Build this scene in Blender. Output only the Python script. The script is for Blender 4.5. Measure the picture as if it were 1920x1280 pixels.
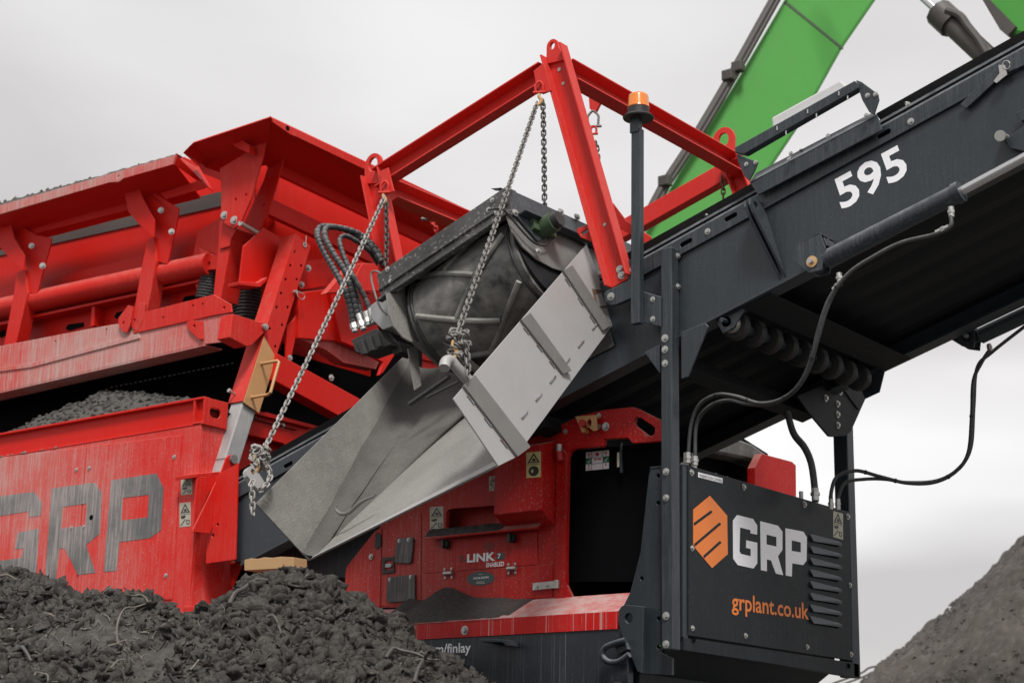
import bpy, bmesh, math, random
import numpy as np
from mathutils import Vector, Matrix, noise
from mathutils.geometry import tessellate_polygon
random.seed(7); np.random.seed(7)
rad = math.radians
scene = bpy.context.scene
for o in list(bpy.data.objects): bpy.data.objects.remove(o)
COL = scene.collection

# ---------------------------------------------------------------- camera
FPX = 3307.2
PT, RL, YW = rad(14.83), rad(1.185), rad(128.222)
F = Vector((math.cos(YW)*math.cos(PT), math.sin(YW)*math.cos(PT), math.sin(PT)))
R0 = Vector((math.sin(YW), -math.cos(YW), 0)); U0 = R0.cross(F)
RT = R0*math.cos(RL) + U0*math.sin(RL); UP = U0*math.cos(RL) - R0*math.sin(RL)
CAM = Vector((5.0228, -7.6661, 0.1986))
cam = bpy.data.objects.new('camera', bpy.data.cameras.new('camera')); COL.objects.link(cam)
cam.data.sensor_width = 36; cam.data.lens = FPX/1920*36
cam.matrix_world = Matrix(((RT.x, UP.x, -F.x, CAM.x), (RT.y, UP.y, -F.y, CAM.y), (RT.z, UP.z, -F.z, CAM.z), (0, 0, 0, 1)))
cam.data.clip_end = 3000; cam.data.clip_start = .05
cam.data.dof.use_dof = True; cam.data.dof.focus_distance = 9.4; cam.data.dof.aperture_fstop = 3.2
scene.camera = cam
scene.render.resolution_x, scene.render.resolution_y = 1024, 682

# ---------------------------------------------------------------- light
SUN_DIR = Vector((.46, -.50, .95)).normalized()
w = bpy.data.worlds.new('World'); scene.world = w; w.use_nodes = True
nt = w.node_tree; nt.nodes.clear(); N = nt.nodes.new; L = nt.links.new
out = N('ShaderNodeOutputWorld'); bg = N('ShaderNodeBackground'); bg2 = N('ShaderNodeBackground'); mx = N('ShaderNodeMixShader')
sky = N('ShaderNodeTexSky'); sky.sky_type = 'NISHITA'; sky.sun_disc = False
sky.sun_elevation = math.asin(SUN_DIR.z); sky.sun_rotation = math.atan2(SUN_DIR.x, SUN_DIR.y)
L(sky.outputs[0], bg.inputs[0]); bg.inputs[1].default_value = .08
tc = N('ShaderNodeTexCoord'); mp = N('ShaderNodeMapping'); mp.inputs['Scale'].default_value = (1, 1, 2.6)
mp.inputs['Location'].default_value = (3.1, 1.7, 0.4); mp.inputs['Rotation'].default_value = (rad(14), rad(10), 0)
L(tc.outputs['Generated'], mp.inputs[0])
nz = N('ShaderNodeTexNoise'); nz.inputs['Scale'].default_value = 1.9; nz.inputs['Detail'].default_value = 5; nz.inputs['Roughness'].default_value = .42; nz.inputs['Distortion'].default_value = .35
L(mp.outputs[0], nz.inputs[0])
cr = N('ShaderNodeValToRGB'); L(nz.outputs[0], cr.inputs[0])
cr.color_ramp.elements[0].position = .36; cr.color_ramp.elements[0].color = (.70, .685, .685, 1)
cr.color_ramp.elements[1].position = .62; cr.color_ramp.elements[1].color = (1, .995, .99, 1)
spz = N('ShaderNodeSeparateXYZ'); L(tc.outputs['Generated'], spz.inputs[0])
nz2 = N('ShaderNodeTexNoise'); nz2.inputs['Scale'].default_value = 3.1; nz2.inputs['Detail'].default_value = 3; L(mp.outputs[0], nz2.inputs[0])
ma = N('ShaderNodeMath'); ma.operation = 'MULTIPLY_ADD'; L(nz2.outputs[0], ma.inputs[0]); ma.inputs[1].default_value = .16; L(spz.outputs[2], ma.inputs[2])
cr2 = N('ShaderNodeValToRGB'); L(ma.outputs[0], cr2.inputs[0]); e = cr2.color_ramp.elements
e[0].position = .0; e[0].color = (.80, .775, .765, 1); e[1].position = 1.0; e[1].color = (.90, .89, .88, 1)
for p_, c_ in ((.215, (.80, .775, .77)), (.262, (1.18, 1.17, 1.16)), (.292, (1.14, 1.13, 1.12)), (.345, (.80, .765, .76)), (.43, (.86, .84, .835)), (.55, (.93, .92, .915))):
    q_ = e.new(p_); q_.color = (*c_, 1)
mm2 = N('ShaderNodeMix'); mm2.data_type = 'RGBA'; mm2.blend_type = 'MULTIPLY'; mm2.inputs[0].default_value = .8; L(cr2.outputs[0], mm2.inputs[6]); L(cr.outputs[0], mm2.inputs[7])
L(mm2.outputs[2], bg2.inputs[0]); bg2.inputs[1].default_value = .68
mx.inputs[0].default_value = .93; L(bg.outputs[0], mx.inputs[1]); L(bg2.outputs[0], mx.inputs[2]); L(mx.outputs[0], out.inputs[0])
sd = bpy.data.lights.new('sun', 'SUN'); sd.energy = 2.3; sd.angle = rad(14); sd.color = (1, .97, .93)
sun = bpy.data.objects.new('sun', sd); COL.objects.link(sun); sun.rotation_euler = (-SUN_DIR).to_track_quat('-Z', 'Y').to_euler()
sun.location = (0, 0, 20)
vs = scene.view_settings; vs.view_transform = 'Standard'; vs.look = 'None'; vs.gamma = 1; vs.exposure = 0.62
try: vs.use_curve_mapping = False
except Exception: pass

# ---------------------------------------------------------------- measuring: the machine's planes
A17 = rad(17)
AX = {'x': Vector((1, 0, 0)), 'y': Vector((0, 1, 0)), 'z': Vector((0, 0, 1)),
      's': Vector((math.cos(A17), 0, math.sin(A17))), 'n': Vector((-math.sin(A17), 0, math.cos(A17)))}
S, NN, X3, Y3, Z3 = AX['s'], AX['n'], AX['x'], AX['y'], AX['z']
def ray(px, py): return F*FPX + RT*(px-960) - UP*(py-640)
def hit(px, py, ax, d):
    n = AX[ax] if isinstance(ax, str) else ax
    r = ray(px, py); return CAM + r*((d-CAM.dot(n))/r.dot(n))
def H(pts, ax, d): return [hit(p[0], p[1], ax, d) for p in pts]
def SP(s, y, n): return S*s + Y3*y + NN*n
def zt(pts, sc, ox, oy): return [(ox+p[0]/sc, oy+p[1]/sc) for p in pts]

# ---------------------------------------------------------------- materials
def rgb(c): return (c[0], c[1], c[2], 1)
def math_(nt, op, a, b=None, clamp=False):
    m = nt.nodes.new('ShaderNodeMath'); m.operation = op; m.use_clamp = clamp
    for i, v in enumerate((a, b)):
        if v is None: continue
        if isinstance(v, (int, float)): m.inputs[i].default_value = v
        else: nt.links.new(v, m.inputs[i])
    return m.outputs[0]
def noise_(nt, vec, scale, detail=4, rough=.55, mapscale=None, loc=None):
    if mapscale or loc:
        m = nt.nodes.new('ShaderNodeMapping'); m.inputs['Scale'].default_value = mapscale or (1, 1, 1)
        if loc: m.inputs['Location'].default_value = loc
        nt.links.new(vec, m.inputs[0]); vec = m.outputs[0]
    n = nt.nodes.new('ShaderNodeTexNoise'); n.inputs['Scale'].default_value = scale
    n.inputs['Detail'].default_value = detail; n.inputs['Roughness'].default_value = rough
    nt.links.new(vec, n.inputs[0]); return n.outputs[0]
def ramp_(nt, v, a, b):
    m = nt.nodes.new('ShaderNodeMapRange'); m.inputs[1].default_value = a; m.inputs[2].default_value = b
    nt.links.new(v, m.inputs[0]); return m.outputs[0]
def mixc(nt, f, a, b):
    m = nt.nodes.new('ShaderNodeMix'); m.data_type = 'RGBA'
    for i, v in ((0, f), (6, a), (7, b)):
        if isinstance(v, (int, float)): m.inputs[i].default_value = v
        elif isinstance(v, tuple): m.inputs[i].default_value = rgb(v)
        else: nt.links.new(v, m.inputs[i])
    return m.outputs[2]
MATS = {}
def paint(name, col, rough=.4, dust=(.40, .375, .355), amt=.25, streak=.3, speck=.2, up=.6, metal=0., bump=.15, grad=None, spscale=130, patch=1.1, var=.12, drip=0., coat=0., spec=None, grit=0.):
    m = bpy.data.materials.new(name); m.use_nodes = True; nt = m.node_tree
    b = nt.nodes['Principled BSDF']; tc = nt.nodes.new('ShaderNodeTexCoord'); v = tc.outputs['Object']
    A = noise_(nt, v, patch, 6, .6); Bn = noise_(nt, v, 1, 5, .62, (85, 85, 3.2)); C = noise_(nt, v, spscale, 2, .5); D = noise_(nt, v, 14, 6, .65)
    a1 = ramp_(nt, A, .38, .68); b1 = ramp_(nt, Bn, .47, .66); c1 = ramp_(nt, C, .60, .70); d1 = ramp_(nt, D, .35, .75)
    mask = math_(nt, 'ADD', math_(nt, 'MULTIPLY', math_(nt, 'ADD', math_(nt, 'MULTIPLY', a1, .75), math_(nt, 'MULTIPLY', d1, .4)), amt),
                 math_(nt, 'MULTIPLY', b1, math_(nt, 'MULTIPLY', math_(nt, 'ADD', a1, .35), streak)))
    mask = math_(nt, 'ADD', mask, math_(nt, 'MULTIPLY', c1, math_(nt, 'MULTIPLY', math_(nt, 'ADD', a1, .4), speck)))
    if drip:
        Dr = noise_(nt, v, 1, 2, .5, (120, 120, .6), (3, 1, 2))
        mask = math_(nt, 'ADD', mask, math_(nt, 'MULTIPLY', ramp_(nt, Dr, .63, .66), drip))
    g = nt.nodes.new('ShaderNodeNewGeometry'); sp = nt.nodes.new('ShaderNodeSeparateXYZ'); nt.links.new(g.outputs['Normal'], sp.inputs[0])
    upm = math_(nt, 'MULTIPLY', ramp_(nt, sp.outputs[2], .15, .85), math_(nt, 'MULTIPLY', math_(nt, 'ADD', d1, .5), up))
    mask = math_(nt, 'ADD', mask, upm)
    if grad:   # dirt thicker at one end of the thing (ax index, from, to, gain)
        s2 = nt.nodes.new('ShaderNodeSeparateXYZ'); nt.links.new(v, s2.inputs[0])
        gr = ramp_(nt, s2.outputs[grad[0]], grad[1], grad[2])
        mask = math_(nt, 'ADD', mask, math_(nt, 'MULTIPLY', gr, math_(nt, 'MULTIPLY', math_(nt, 'ADD', math_(nt, 'ADD', b1, a1), .3), grad[3])))
    mask = math_(nt, 'MINIMUM', mask, .93)
    E_ = noise_(nt, v, 3.3, 4, .5, None, (7, 3, 1))
    base = mixc(nt, math_(nt, 'MULTIPLY', E_, var*2), col, tuple(min(1, c*.55) for c in col))
    c = mixc(nt, mask, base, dust)
    nt.links.new(c, b.inputs['Base Color'])
    ro = math_(nt, 'ADD', math_(nt, 'MULTIPLY', mask, .85-rough), math_(nt, 'ADD', rough-.06, math_(nt, 'MULTIPLY', D, .12)))
    nt.links.new(ro, b.inputs['Roughness'])
    if metal: nt.links.new(math_(nt, 'MULTIPLY', math_(nt, 'SUBTRACT', 1., mask), metal), b.inputs['Metallic'])
    if spec is not None: b.inputs['Specular IOR Level'].default_value = spec
    if coat: b.inputs['Coat Weight'].default_value = coat; b.inputs['Coat Roughness'].default_value = .12
    bp = nt.nodes.new('ShaderNodeBump'); bp.inputs['Strength'].default_value = bump; bp.inputs['Distance'].default_value = .004
    hgt = math_(nt, 'ADD', mask, math_(nt, 'MULTIPLY', D, .6))
    if grit: hgt = math_(nt, 'ADD', hgt, math_(nt, 'MULTIPLY', noise_(nt, v, 95, 4, .7), grit))
    nt.links.new(hgt, bp.inputs['Height']); nt.links.new(bp.outputs[0], b.inputs['Normal'])
    MATS[name] = m; return m
RED = (.60, .0095, .0045)
M_red = paint('red paint', RED, .42, amt=.02, streak=.04, speck=.06, up=.25, dust=(.50, .25, .21), spec=.15)
M_redd = paint('dusty red paint', RED, .5, amt=.07, streak=.10, speck=.2, up=.4, dust=(.50, .27, .23), spec=.18)
M_redc = paint('streaked red cabinet paint', (.64, .011, .006), .5, amt=.17, streak=.24, speck=.45, up=.5, dust=(.48, .33, .30), grad=(0, -.5, -2.6, .42), patch=1.6, spec=.25, spscale=95)
M_redb = paint('grey coated red beam paint', RED, .5, amt=.34, streak=.16, speck=.45, up=.7, dust=(.47, .38, .35), grad=(0, .0, -2.2, .45), spec=.25)
M_rede = paint('engine cover red paint', (.42, .004, .003), .45, amt=.05, streak=.10, speck=.5, up=.6, dust=(.40, .26, .23), spscale=75, grad=(0, 2.6, .9, .20), spec=.2)
M_redr = paint('dripped red paint', (.52, .005, .003), .4, amt=.05, streak=.1, speck=.15, up=.62, dust=(.48, .42, .40), drip=.5, spec=.25)
M_redg = paint('lifting frame red paint', (.60, .017, .011), .5, amt=.06, streak=.08, speck=.08, up=.3, dust=(.52, .26, .22), spec=.3)
NAVY = (.0165, .0245, .0315)
M_navy = paint('slate blue paint', NAVY, .40, amt=.05, streak=.05, speck=.13, up=.5, dust=(.17, .185, .195), spscale=90)
M_navd = paint('rain streaked slate paint', NAVY, .42, amt=.05, streak=.14, speck=.16, up=.7, dust=(.21, .22, .23))
M_navr = paint('dripped slate paint', (.014, .019, .026), .36, amt=.04, streak=.03, speck=.12, up=.7, dust=(.26, .27, .28), drip=.28)
M_navp = paint('wet slate panel paint', (.0095, .013, .0165), .40, amt=.02, streak=.04, speck=.16, up=.5, dust=(.15, .155, .16), spscale=60, grad=(2, 1.5, 1.1, .05), spec=.16)
M_mag = paint('muddy black steel', (.018, .019, .021), .45, amt=.30, streak=.05, speck=1.1, up=.7, dust=(.24, .23, .215), spscale=42, patch=3)
M_chend = paint('grit blasted end plate', (.27, .26, .245), .75, amt=.42, streak=.0, speck=1.3, up=.0, dust=(.13, .123, .113), patch=2.2, spscale=120, bump=.6, grit=1.)
M_dark = paint('shade darkened steel', (.008, .009, .011), .6, amt=.04, streak=.05, speck=.1, up=.4, dust=(.05, .05, .05), spec=.25)  # darkened colour carries the shade of undersides and rear parts
M_blk = paint('black steel and void shade', (.004, .004, .005), .7, amt=.02, streak=.02, speck=.05, up=.2, dust=(.01, .01, .01), bump=0, spec=.05)  # near-black paints shade into voids, gaps and holes; also the black bay panel
M_rub = paint('black rubber', (.012, .012, .013), .55, amt=.15, streak=.1, speck=.2, up=.5, dust=(.12, .115, .11))
M_belt = paint('dusty rubber belt', (.03, .03, .027), .36, amt=.95, streak=.0, speck=.2, up=.2, dust=(.22, .215, .20), patch=3.5)
M_cleat = paint('scuffed rubber cleat', (.06, .06, .055), .45, amt=.9, streak=.0, speck=.2, up=.2, dust=(.33, .325, .30), patch=3)
M_hose = paint('braided hose rubber', (.02, .021, .023), .5, amt=.25, streak=.1, speck=.3, up=.9, dust=(.16, .16, .16))
M_zinc = paint('zinc plated steel', (.50, .50, .48), .36, amt=.35, streak=.0, speck=.1, up=.2, dust=(.3, .29, .28), metal=.85, patch=30)
M_galv = paint('galvanised steel', (.40, .41, .42), .45, amt=.5, streak=.35, speck=.3, up=.4, dust=(.42, .41, .39), metal=.6, patch=5)
M_stl = paint('plain chute steel', (.44, .425, .42), .48, amt=.34, streak=.0, speck=.12, up=.2, dust=(.27, .258, .245), metal=.35, patch=5, spscale=40)
M_stb = paint('plain bar steel', (.20, .195, .185), .45, amt=.3, streak=.2, speck=.1, up=.2, dust=(.22, .21, .20), metal=.4, patch=6)
M_chin = paint('fines coated steel', (.155, .147, .136), .75, amt=.7, streak=.1, speck=1.1, up=.1, dust=(.275, .262, .243), patch=2.2, spscale=110, bump=.9, grit=1.6)
M_chfl = paint('fines caked floor', (.085, .08, .073), .85, amt=.45, streak=.0, speck=.9, up=.0, dust=(.20, .19, .175), patch=2.6, spscale=110, bump=1., grit=2.)
M_weld = paint('heat blued weld', (.24, .17, .15), .35, amt=.6, streak=0, speck=.3, up=0, dust=(.28, .36, .44), metal=.7, patch=40)
M_rust = paint('rusty steel', (.16, .075, .035), .7, amt=.5, streak=0, speck=.6, up=.1, dust=(.05, .04, .035), patch=20)
M_chn = paint('weathered chain steel', (.16, .15, .14), .5, amt=.55, streak=0, speck=.3, up=.5, dust=(.28, .265, .25), metal=.5, patch=9)
M_chnd = paint('dark chain steel', (.055, .052, .05), .5, amt=.3, streak=0, speck=.3, up=.4, dust=(.15, .14, .13), metal=.5, patch=9)
M_gold = paint('gold passivated hook', (.62, .36, .14), .4, amt=.4, streak=0, speck=.3, up=.3, dust=(.5, .42, .34), metal=.5, patch=20)
M_tan = paint('ochre painted steel', (.52, .27, .10), .5, amt=.15, streak=.1, speck=.1, up=.3, dust=(.55, .38, .25))
M_green = paint('bright green paint', (.07, .33, .052), .45, amt=.16, streak=.12, speck=.05, up=.15, dust=(.17, .30, .13), patch=.5, spec=.3)
M_dgrn = paint('dark green motor paint', (.035, .075, .03), .5, amt=.2, streak=.1, speck=.2, up=.3, dust=(.12, .12, .10))
M_brn = paint('oily cylinder steel', (.055, .047, .042), .5, amt=.3, streak=.1, speck=.2, up=.3, dust=(.13, .12, .11))
M_wht = paint('white vinyl', (.90, .90, .93), .4, amt=.02, streak=.0, speck=.12, up=0, dust=(.35, .34, .33), bump=0, spscale=70)
M_wood = paint('sawn timber', (.50, .30, .14), .75, amt=.2, streak=.0, speck=.2, up=.2, dust=(.35, .25, .16), patch=8)
M_orv = paint('orange vinyl', (.80, .20, .022), .4, amt=.02, streak=.0, speck=.14, up=0, dust=(.3, .22, .16), bump=0, spscale=70)
M_gry = paint('worn grey lettering', (.085, .092, .09), .6, amt=.42, streak=.85, speck=.4, up=0, dust=(.34, .30, .29), grad=(0, .2, -2.4, .35), bump=.05, patch=1.6)
M_lbl = paint('dirty cream label', (.50, .48, .38), .5, amt=.35, streak=.3, speck=.3, up=0, dust=(.25, .23, .2), bump=0)
M_ylw = paint('faded yellow label', (.60, .52, .22), .5, amt=.35, streak=.3, speck=.3, up=0, dust=(.25, .23, .2), bump=0)
M_ink = paint('black print', (.02, .02, .02), .5, amt=.0, streak=.0, speck=.2, up=0, dust=(.2, .2, .18), bump=0)
M_grn2 = paint('green label print', (.02, .20, .09), .5, amt=.0, streak=.0, speck=.1, up=0, bump=0)
M_teal = paint('dark teal vinyl', (.018, .045, .05), .4, amt=.05, streak=.0, speck=.2, up=0, bump=0)
M_chr = paint('chromed rod', (.62, .62, .63), .2, amt=.1, streak=.0, speck=.2, up=.2, dust=(.35, .34, .33), metal=.9)
M_redl = paint('red print', (.45, .02, .02), .5, amt=0, streak=0, speck=.1, up=0, bump=0)
def amber():
    m = bpy.data.materials.new('amber lens'); m.use_nodes = True; b = m.node_tree.nodes['Principled BSDF']
    nt = m.node_tree; tc = nt.nodes.new('ShaderNodeTexCoord')
    wv = nt.nodes.new('ShaderNodeTexWave'); wv.bands_direction = 'Z'; wv.inputs['Scale'].default_value = 60; nt.links.new(tc.outputs['Object'], wv.inputs[0])
    nt.links.new(mixc(nt, wv.outputs['Fac'], (.85, .20, .012), (.95, .33, .04)), b.inputs['Base Color'])
    b.inputs['Roughness'].default_value = .2; b.inputs['Transmission Weight'].default_value = .25; b.inputs['Coat Weight'].default_value = .5
    b.inputs['Subsurface Weight'].default_value = .3; b.inputs['Subsurface Radius'].default_value = (.05, .02, .01)
    return m
M_amb = amber()
def frosted():
    m = bpy.data.materials.new('frosted light cover'); m.use_nodes = True; nt = m.node_tree; b = nt.nodes['Principled BSDF']
    tc = nt.nodes.new('ShaderNodeTexCoord'); n = noise_(nt, tc.outputs['Object'], 6)
    nt.links.new(mixc(nt, n, (.62, .62, .62), (.8, .8, .8)), b.inputs['Base Color']); b.inputs['Transmission Weight'].default_value = .3; b.inputs['Roughness'].default_value = .5
    return m
M_frost = frosted()
def soil(name, c1, c2, c3, sc=1., bump=1.):
    m = bpy.data.materials.new(name); m.use_nodes = True; nt = m.node_tree; b = nt.nodes['Principled BSDF']
    tc = nt.nodes.new('ShaderNodeTexCoord'); v = tc.outputs['Object']
    a = noise_(nt, v, 2.2*sc, 6, .6); bb = noise_(nt, v, 22*sc, 6, .7); c = noise_(nt, v, 120*sc, 3, .6)
    col = mixc(nt, ramp_(nt, a, .35, .65), c1, c2)
    col = mixc(nt, math_(nt, 'MULTIPLY', ramp_(nt, bb, .5, .75), .7), col, c3)
    col = mixc(nt, math_(nt, 'MULTIPLY', ramp_(nt, c, .62, .72), .35), col, tuple(min(1, x*1.8) for x in c3))
    nt.links.new(col, b.inputs['Base Color']); b.inputs['Roughness'].default_value = .9
    nt.links.new(ramp_(nt, bb, .9, .3), b.inputs['Roughness']); 
    bp = nt.nodes.new('ShaderNodeBump'); bp.inputs['Strength'].default_value = bump; bp.inputs['Distance'].default_value = .012
    nt.links.new(math_(nt, 'ADD', bb, math_(nt, 'MULTIPLY', c, .4)), bp.inputs['Height']); nt.links.new(bp.outputs[0], b.inputs['Normal'])
    return m
M_heap = soil('dark crushed spoil', (.030, .026, .0225), (.056, .050, .044), (.095, .086, .075))
M_clod = soil('clod spoil', (.019, .0162, .0138), (.052, .0445, .038), (.14, .123, .106), 1.9)
M_fib = soil('shredded fibre', (.07, .060, .048), (.14, .12, .10), (.26, .235, .20), 3, .3)
M_fine = soil('grey fines', (.115, .11, .10), (.16, .152, .14), (.21, .2, .185), 2)
M_fdk = soil('dark fines', (.035, .033, .031), (.05, .047, .044), (.07, .066, .062), 2)
M_mnd = soil('distant spoil', (.042, .0345, .029), (.066, .055, .047), (.10, .086, .074), .5)
M_grav = soil('gravel pile', (.06, .056, .051), (.085, .079, .072), (.13, .121, .11), 2)
M_gnd = soil('yard ground', (.07, .065, .06), (.10, .094, .086), (.13, .12, .11), .5)
M_twig = soil('pale twig', (.10, .088, .07), (.17, .15, .125), (.24, .215, .18), 4, .3)

# ---------------------------------------------------------------- mesh helpers
BASE = Vector((-3.5, 1.0, 0.0))
class MB:
    def __init__(s): s.v = []; s.f = []; s.m = []; s.cur = 0
    def add(s, vs, fs):
        o = len(s.v); s.v += [Vector(p) for p in vs]; s.f += [tuple(i+o for i in f) for f in fs]; s.m += [s.cur]*len(fs); return s
    def prism(s, pts, ext, holes=()):
        """polygon (world points) extruded by ext, with through holes"""
        loops = [list(pts)]+[list(h) for h in holes]
        n = Vector((0, 0, 0)); P = loops[0]
        for i in range(len(P)): n += P[i].cross(P[(i+1) % len(P)])
        flat = [p for l in loops for p in l]
        if holes: tris = tessellate_polygon(loops)
        else: tris = None
        k = len(flat); ext = Vector(ext)
        vs = flat+[p+ext for p in flat]
        fs = []
        if tris:
            for t in tris:
                a, b, c = t
                nn = (flat[b]-flat[a]).cross(flat[c]-flat[a])
                if nn.dot(ext) > 0: a, c = c, a
                fs.append((a, b, c)); fs.append((c+k, b+k, a+k))
        else:
            idx = list(range(len(P)))
            if n.dot(ext) > 0: idx = idx[::-1]
            fs.append(tuple(idx)); fs.append(tuple(i+k for i in idx[::-1]))
        o = 0
        for li, l in enumerate(loops):
            m = len(l)
            ln = Vector((0, 0, 0)); c0 = sum(l, Vector())/m
            for i in range(m): ln += (l[i]-c0).cross(l[(i+1) % m]-c0)
            flip = (ln.dot(ext) > 0) != (li > 0)
            for i in range(m):
                a, b = o+i, o+(i+1) % m
                fs.append((a, b, b+k, a+k) if flip else (b, a, a+k, b+k))
            o += m
        return s.add(vs, fs)
    def box(s, c, a, b, d):
        """centre c, half-vectors a,b,d"""
        a, b, d = Vector(a), Vector(b), Vector(d)
        if a.cross(b).dot(d) < 0: a = -a
        vs = [c-a-b-d, c+a-b-d, c+a+b-d, c-a+b-d, c-a-b+d, c+a-b+d, c+a+b+d, c-a+b+d]
        return s.add(vs, [(3, 2, 1, 0), (4, 5, 6, 7), (0, 1, 5, 4), (1, 2, 6, 5), (2, 3, 7, 6), (3, 0, 4, 7)])
    def aabb(s, x0, x1, y0, y1, z0, z1):
        return s.box(Vector(((x0+x1)/2, (y0+y1)/2, (z0+z1)/2)), ((x1-x0)/2, 0, 0), (0, (y1-y0)/2, 0), (0, 0, (z1-z0)/2))
    def sbox(s, s0, s1, y0, y1, n0, n1):
        return s.box(SP((s0+s1)/2, (y0+y1)/2, (n0+n1)/2), S*(s1-s0)/2, Y3*(y1-y0)/2, NN*(n1-n0)/2)
    def beam(s, p, q, u, v, w, h):
        """box beam from p to q; u, v cross axes with full sizes w, h"""
        d = (q-p); return s.box((p+q)/2, d/2, Vector(u).normalized()*w/2, Vector(v).normalized()*h/2)
    def channel(s, p, q, u, v, w, h, t=.012):
        """channel from p to q: web across v (size h), flanges of depth w pointing along u from the web"""
        u = Vector(u).normalized(); v = Vector(v).normalized(); d = (q-p)/2; c = (p+q)/2
        s.box(c+u*t/2, d, u*t/2, v*(h/2)); s.box(c+u*(w/2+t/2)+v*(h/2-t/2), d, u*(w/2-t/2), v*t/2); s.box(c+u*(w/2+t/2)-v*(h/2-t/2), d, u*(w/2-t/2), v*t/2)
        return s
    def tube(s, pts, r, seg=10, cap=True, rfun=None):
        P = [Vector(p) for p in pts]; n = len(P); ring = []
        t0 = (P[1]-P[0]).normalized(); up = t0.orthogonal().normalized()
        vs = []
        for i in range(n):
            t = (P[min(i+1, n-1)]-P[max(i-1, 0)]).normalized()
            up = (up-t*up.dot(t)).normalized(); bi = t.cross(up)
            rr = rfun(i/(n-1), i) if rfun else r
            for k in range(seg):
                a = 2*math.pi*k/seg; vs.append(P[i]+(up*math.cos(a)+bi*math.sin(a))*rr)
        fs = [(i*seg+k, i*seg+(k+1) % seg, (i+1)*seg+(k+1) % seg, (i+1)*seg+k) for i in range(n-1) for k in range(seg)]
        if cap: fs += [tuple(range(seg))[::-1], tuple((n-1)*seg+k for k in range(seg))]
        return s.add(vs, fs)
    def cyl(s, p, q, r, seg=20, r2=None):
        return s.tube([p, q], r, seg, rfun=(lambda t, i: r if i == 0 else r2) if r2 is not None else None)
    def annulus(s, c, n, ro, ri, t, seg=22, sy=1., upv=None):
        n = Vector(n).normalized(); u = (upv.normalized() if upv else n.orthogonal().normalized()); b = n.cross(u)
        o = [c+u*math.cos(2*math.pi*i/seg)*ro*sy+b*math.sin(2*math.pi*i/seg)*ro for i in range(seg)]
        h = [c+u*math.cos(2*math.pi*i/seg)*(ri*sy)+b*math.sin(2*math.pi*i/seg)*ri for i in range(seg)]
        return s.prism(o, -n*t, [h])
    def build(s, name, mat, parent=None, smooth=False, bevel=0., base=None):
        me = bpy.data.meshes.new(name); base = BASE if base is None else base
        me.from_pydata([tuple(p-base) for p in s.v], [], s.f)
        if isinstance(mat, (list, tuple)):
            for mm in mat: me.materials.append(mm)
            for p, k in zip(me.polygons, s.m): p.material_index = k
        else: me.materials.append(mat)
        me.update()
        if smooth:
            for p in me.polygons: p.use_smooth = True
            me.set_sharp_from_angle(angle=rad(38))
        o = bpy.data.objects.new(name, me); COL.objects.link(o)
        if parent: o.parent = parent
        else: o.location = base
        if bevel:
            b = o.modifiers.new('bevel', 'BEVEL'); b.width = bevel; b.segments = 2; b.limit_method = 'ANGLE'; b.angle_limit = rad(35); b.harden_normals = False
        return o
def circ(c, n, r, seg=16, u=None):
    n = Vector(n).normalized(); u = u or n.orthogonal().normalized(); b = n.cross(u)
    return [c+u*math.cos(2*math.pi*i/seg)*r+b*math.sin(2*math.pi*i/seg)*r for i in range(seg)]
def slot(c, d, n, L_, r, seg=8):
    d = d.normalized(); b = n.normalized().cross(d); o = []
    for i in range(seg+1):
        a = -math.pi/2+math.pi*i/seg; o.append(c+d*(L_/2+math.cos(a)*r)+b*math.sin(a)*r)
    for i in range(seg+1):
        a = math.pi/2+math.pi*i/seg; o.append(c+d*(-L_/2+math.cos(a)*r)+b*math.sin(a)*r)
    return o
def spline(pts, n=8):
    P = [Vector(p) for p in pts]; P = [P[0]*2-P[1]]+P+[P[-1]*2-P[-2]]; o = []
    for i in range(1, len(P)-2):
        for k in range(n):
            t = k/n; a, b, c, d = P[i-1], P[i], P[i+1], P[i+2]
            o.append(.5*((2*b)+(c-a)*t+(2*a-5*b+4*c-d)*t*t+(3*b-a-3*c+d)*t**3))
    o.append(P[-2]); return o
def thing(name, label, cat, base, group=None):
    o = bpy.data.objects.new(name, None); COL.objects.link(o); o.location = base; o.empty_display_size = .2
    o['label'] = label; o['category'] = cat
    if group: o['group'] = group
    return o
def tag(o, label=None, cat=None, group=None, kind=None):
    if label: o['label'] = label
    if cat: o['category'] = cat
    if group: o['group'] = group
    if kind: o['kind'] = kind
    return o
# shared hex bolt
def bolt_mesh():
    m = MB(); z = Vector((0, 0, 1)); o = Vector()
    m.cyl(o, z*.25, 1.55, 20); m.prism(circ(z*.25, z, 1., 6), z*.75); m.cyl(z*1., z*1.12, .72, 12)
    me = bpy.data.meshes.new('bolt'); me.from_pydata([tuple(p) for p in m.v], [], m.f); me.materials.append(M_zinc); me.update(); return me
BOLT = bolt_mesh()
def bolt(p, n, parent, r=.013, name='bolt', mat=None, base=None):
    o = bpy.data.objects.new(name, BOLT); COL.objects.link(o); o.parent = parent
    o.rotation_mode = 'QUATERNION'; q = Vector(n).normalized().to_track_quat('Z', 'Y')
    q = q @ Matrix.Rotation(random.random()*3, 3, 'Z').to_quaternion()
    o.rotation_quaternion = q; o.location = p-(BASE if base is None else base); r *= random.uniform(.84, .96); o.scale = (r, r, r)
    return o
def bolts(pxs, ax, d, parent, r=.013, n=None):
    nn = n or (-Y3 if ax == 'y' else AX[ax])
    for p in pxs: bolt(hit(p[0], p[1], ax, d), nn, parent, r)
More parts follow.
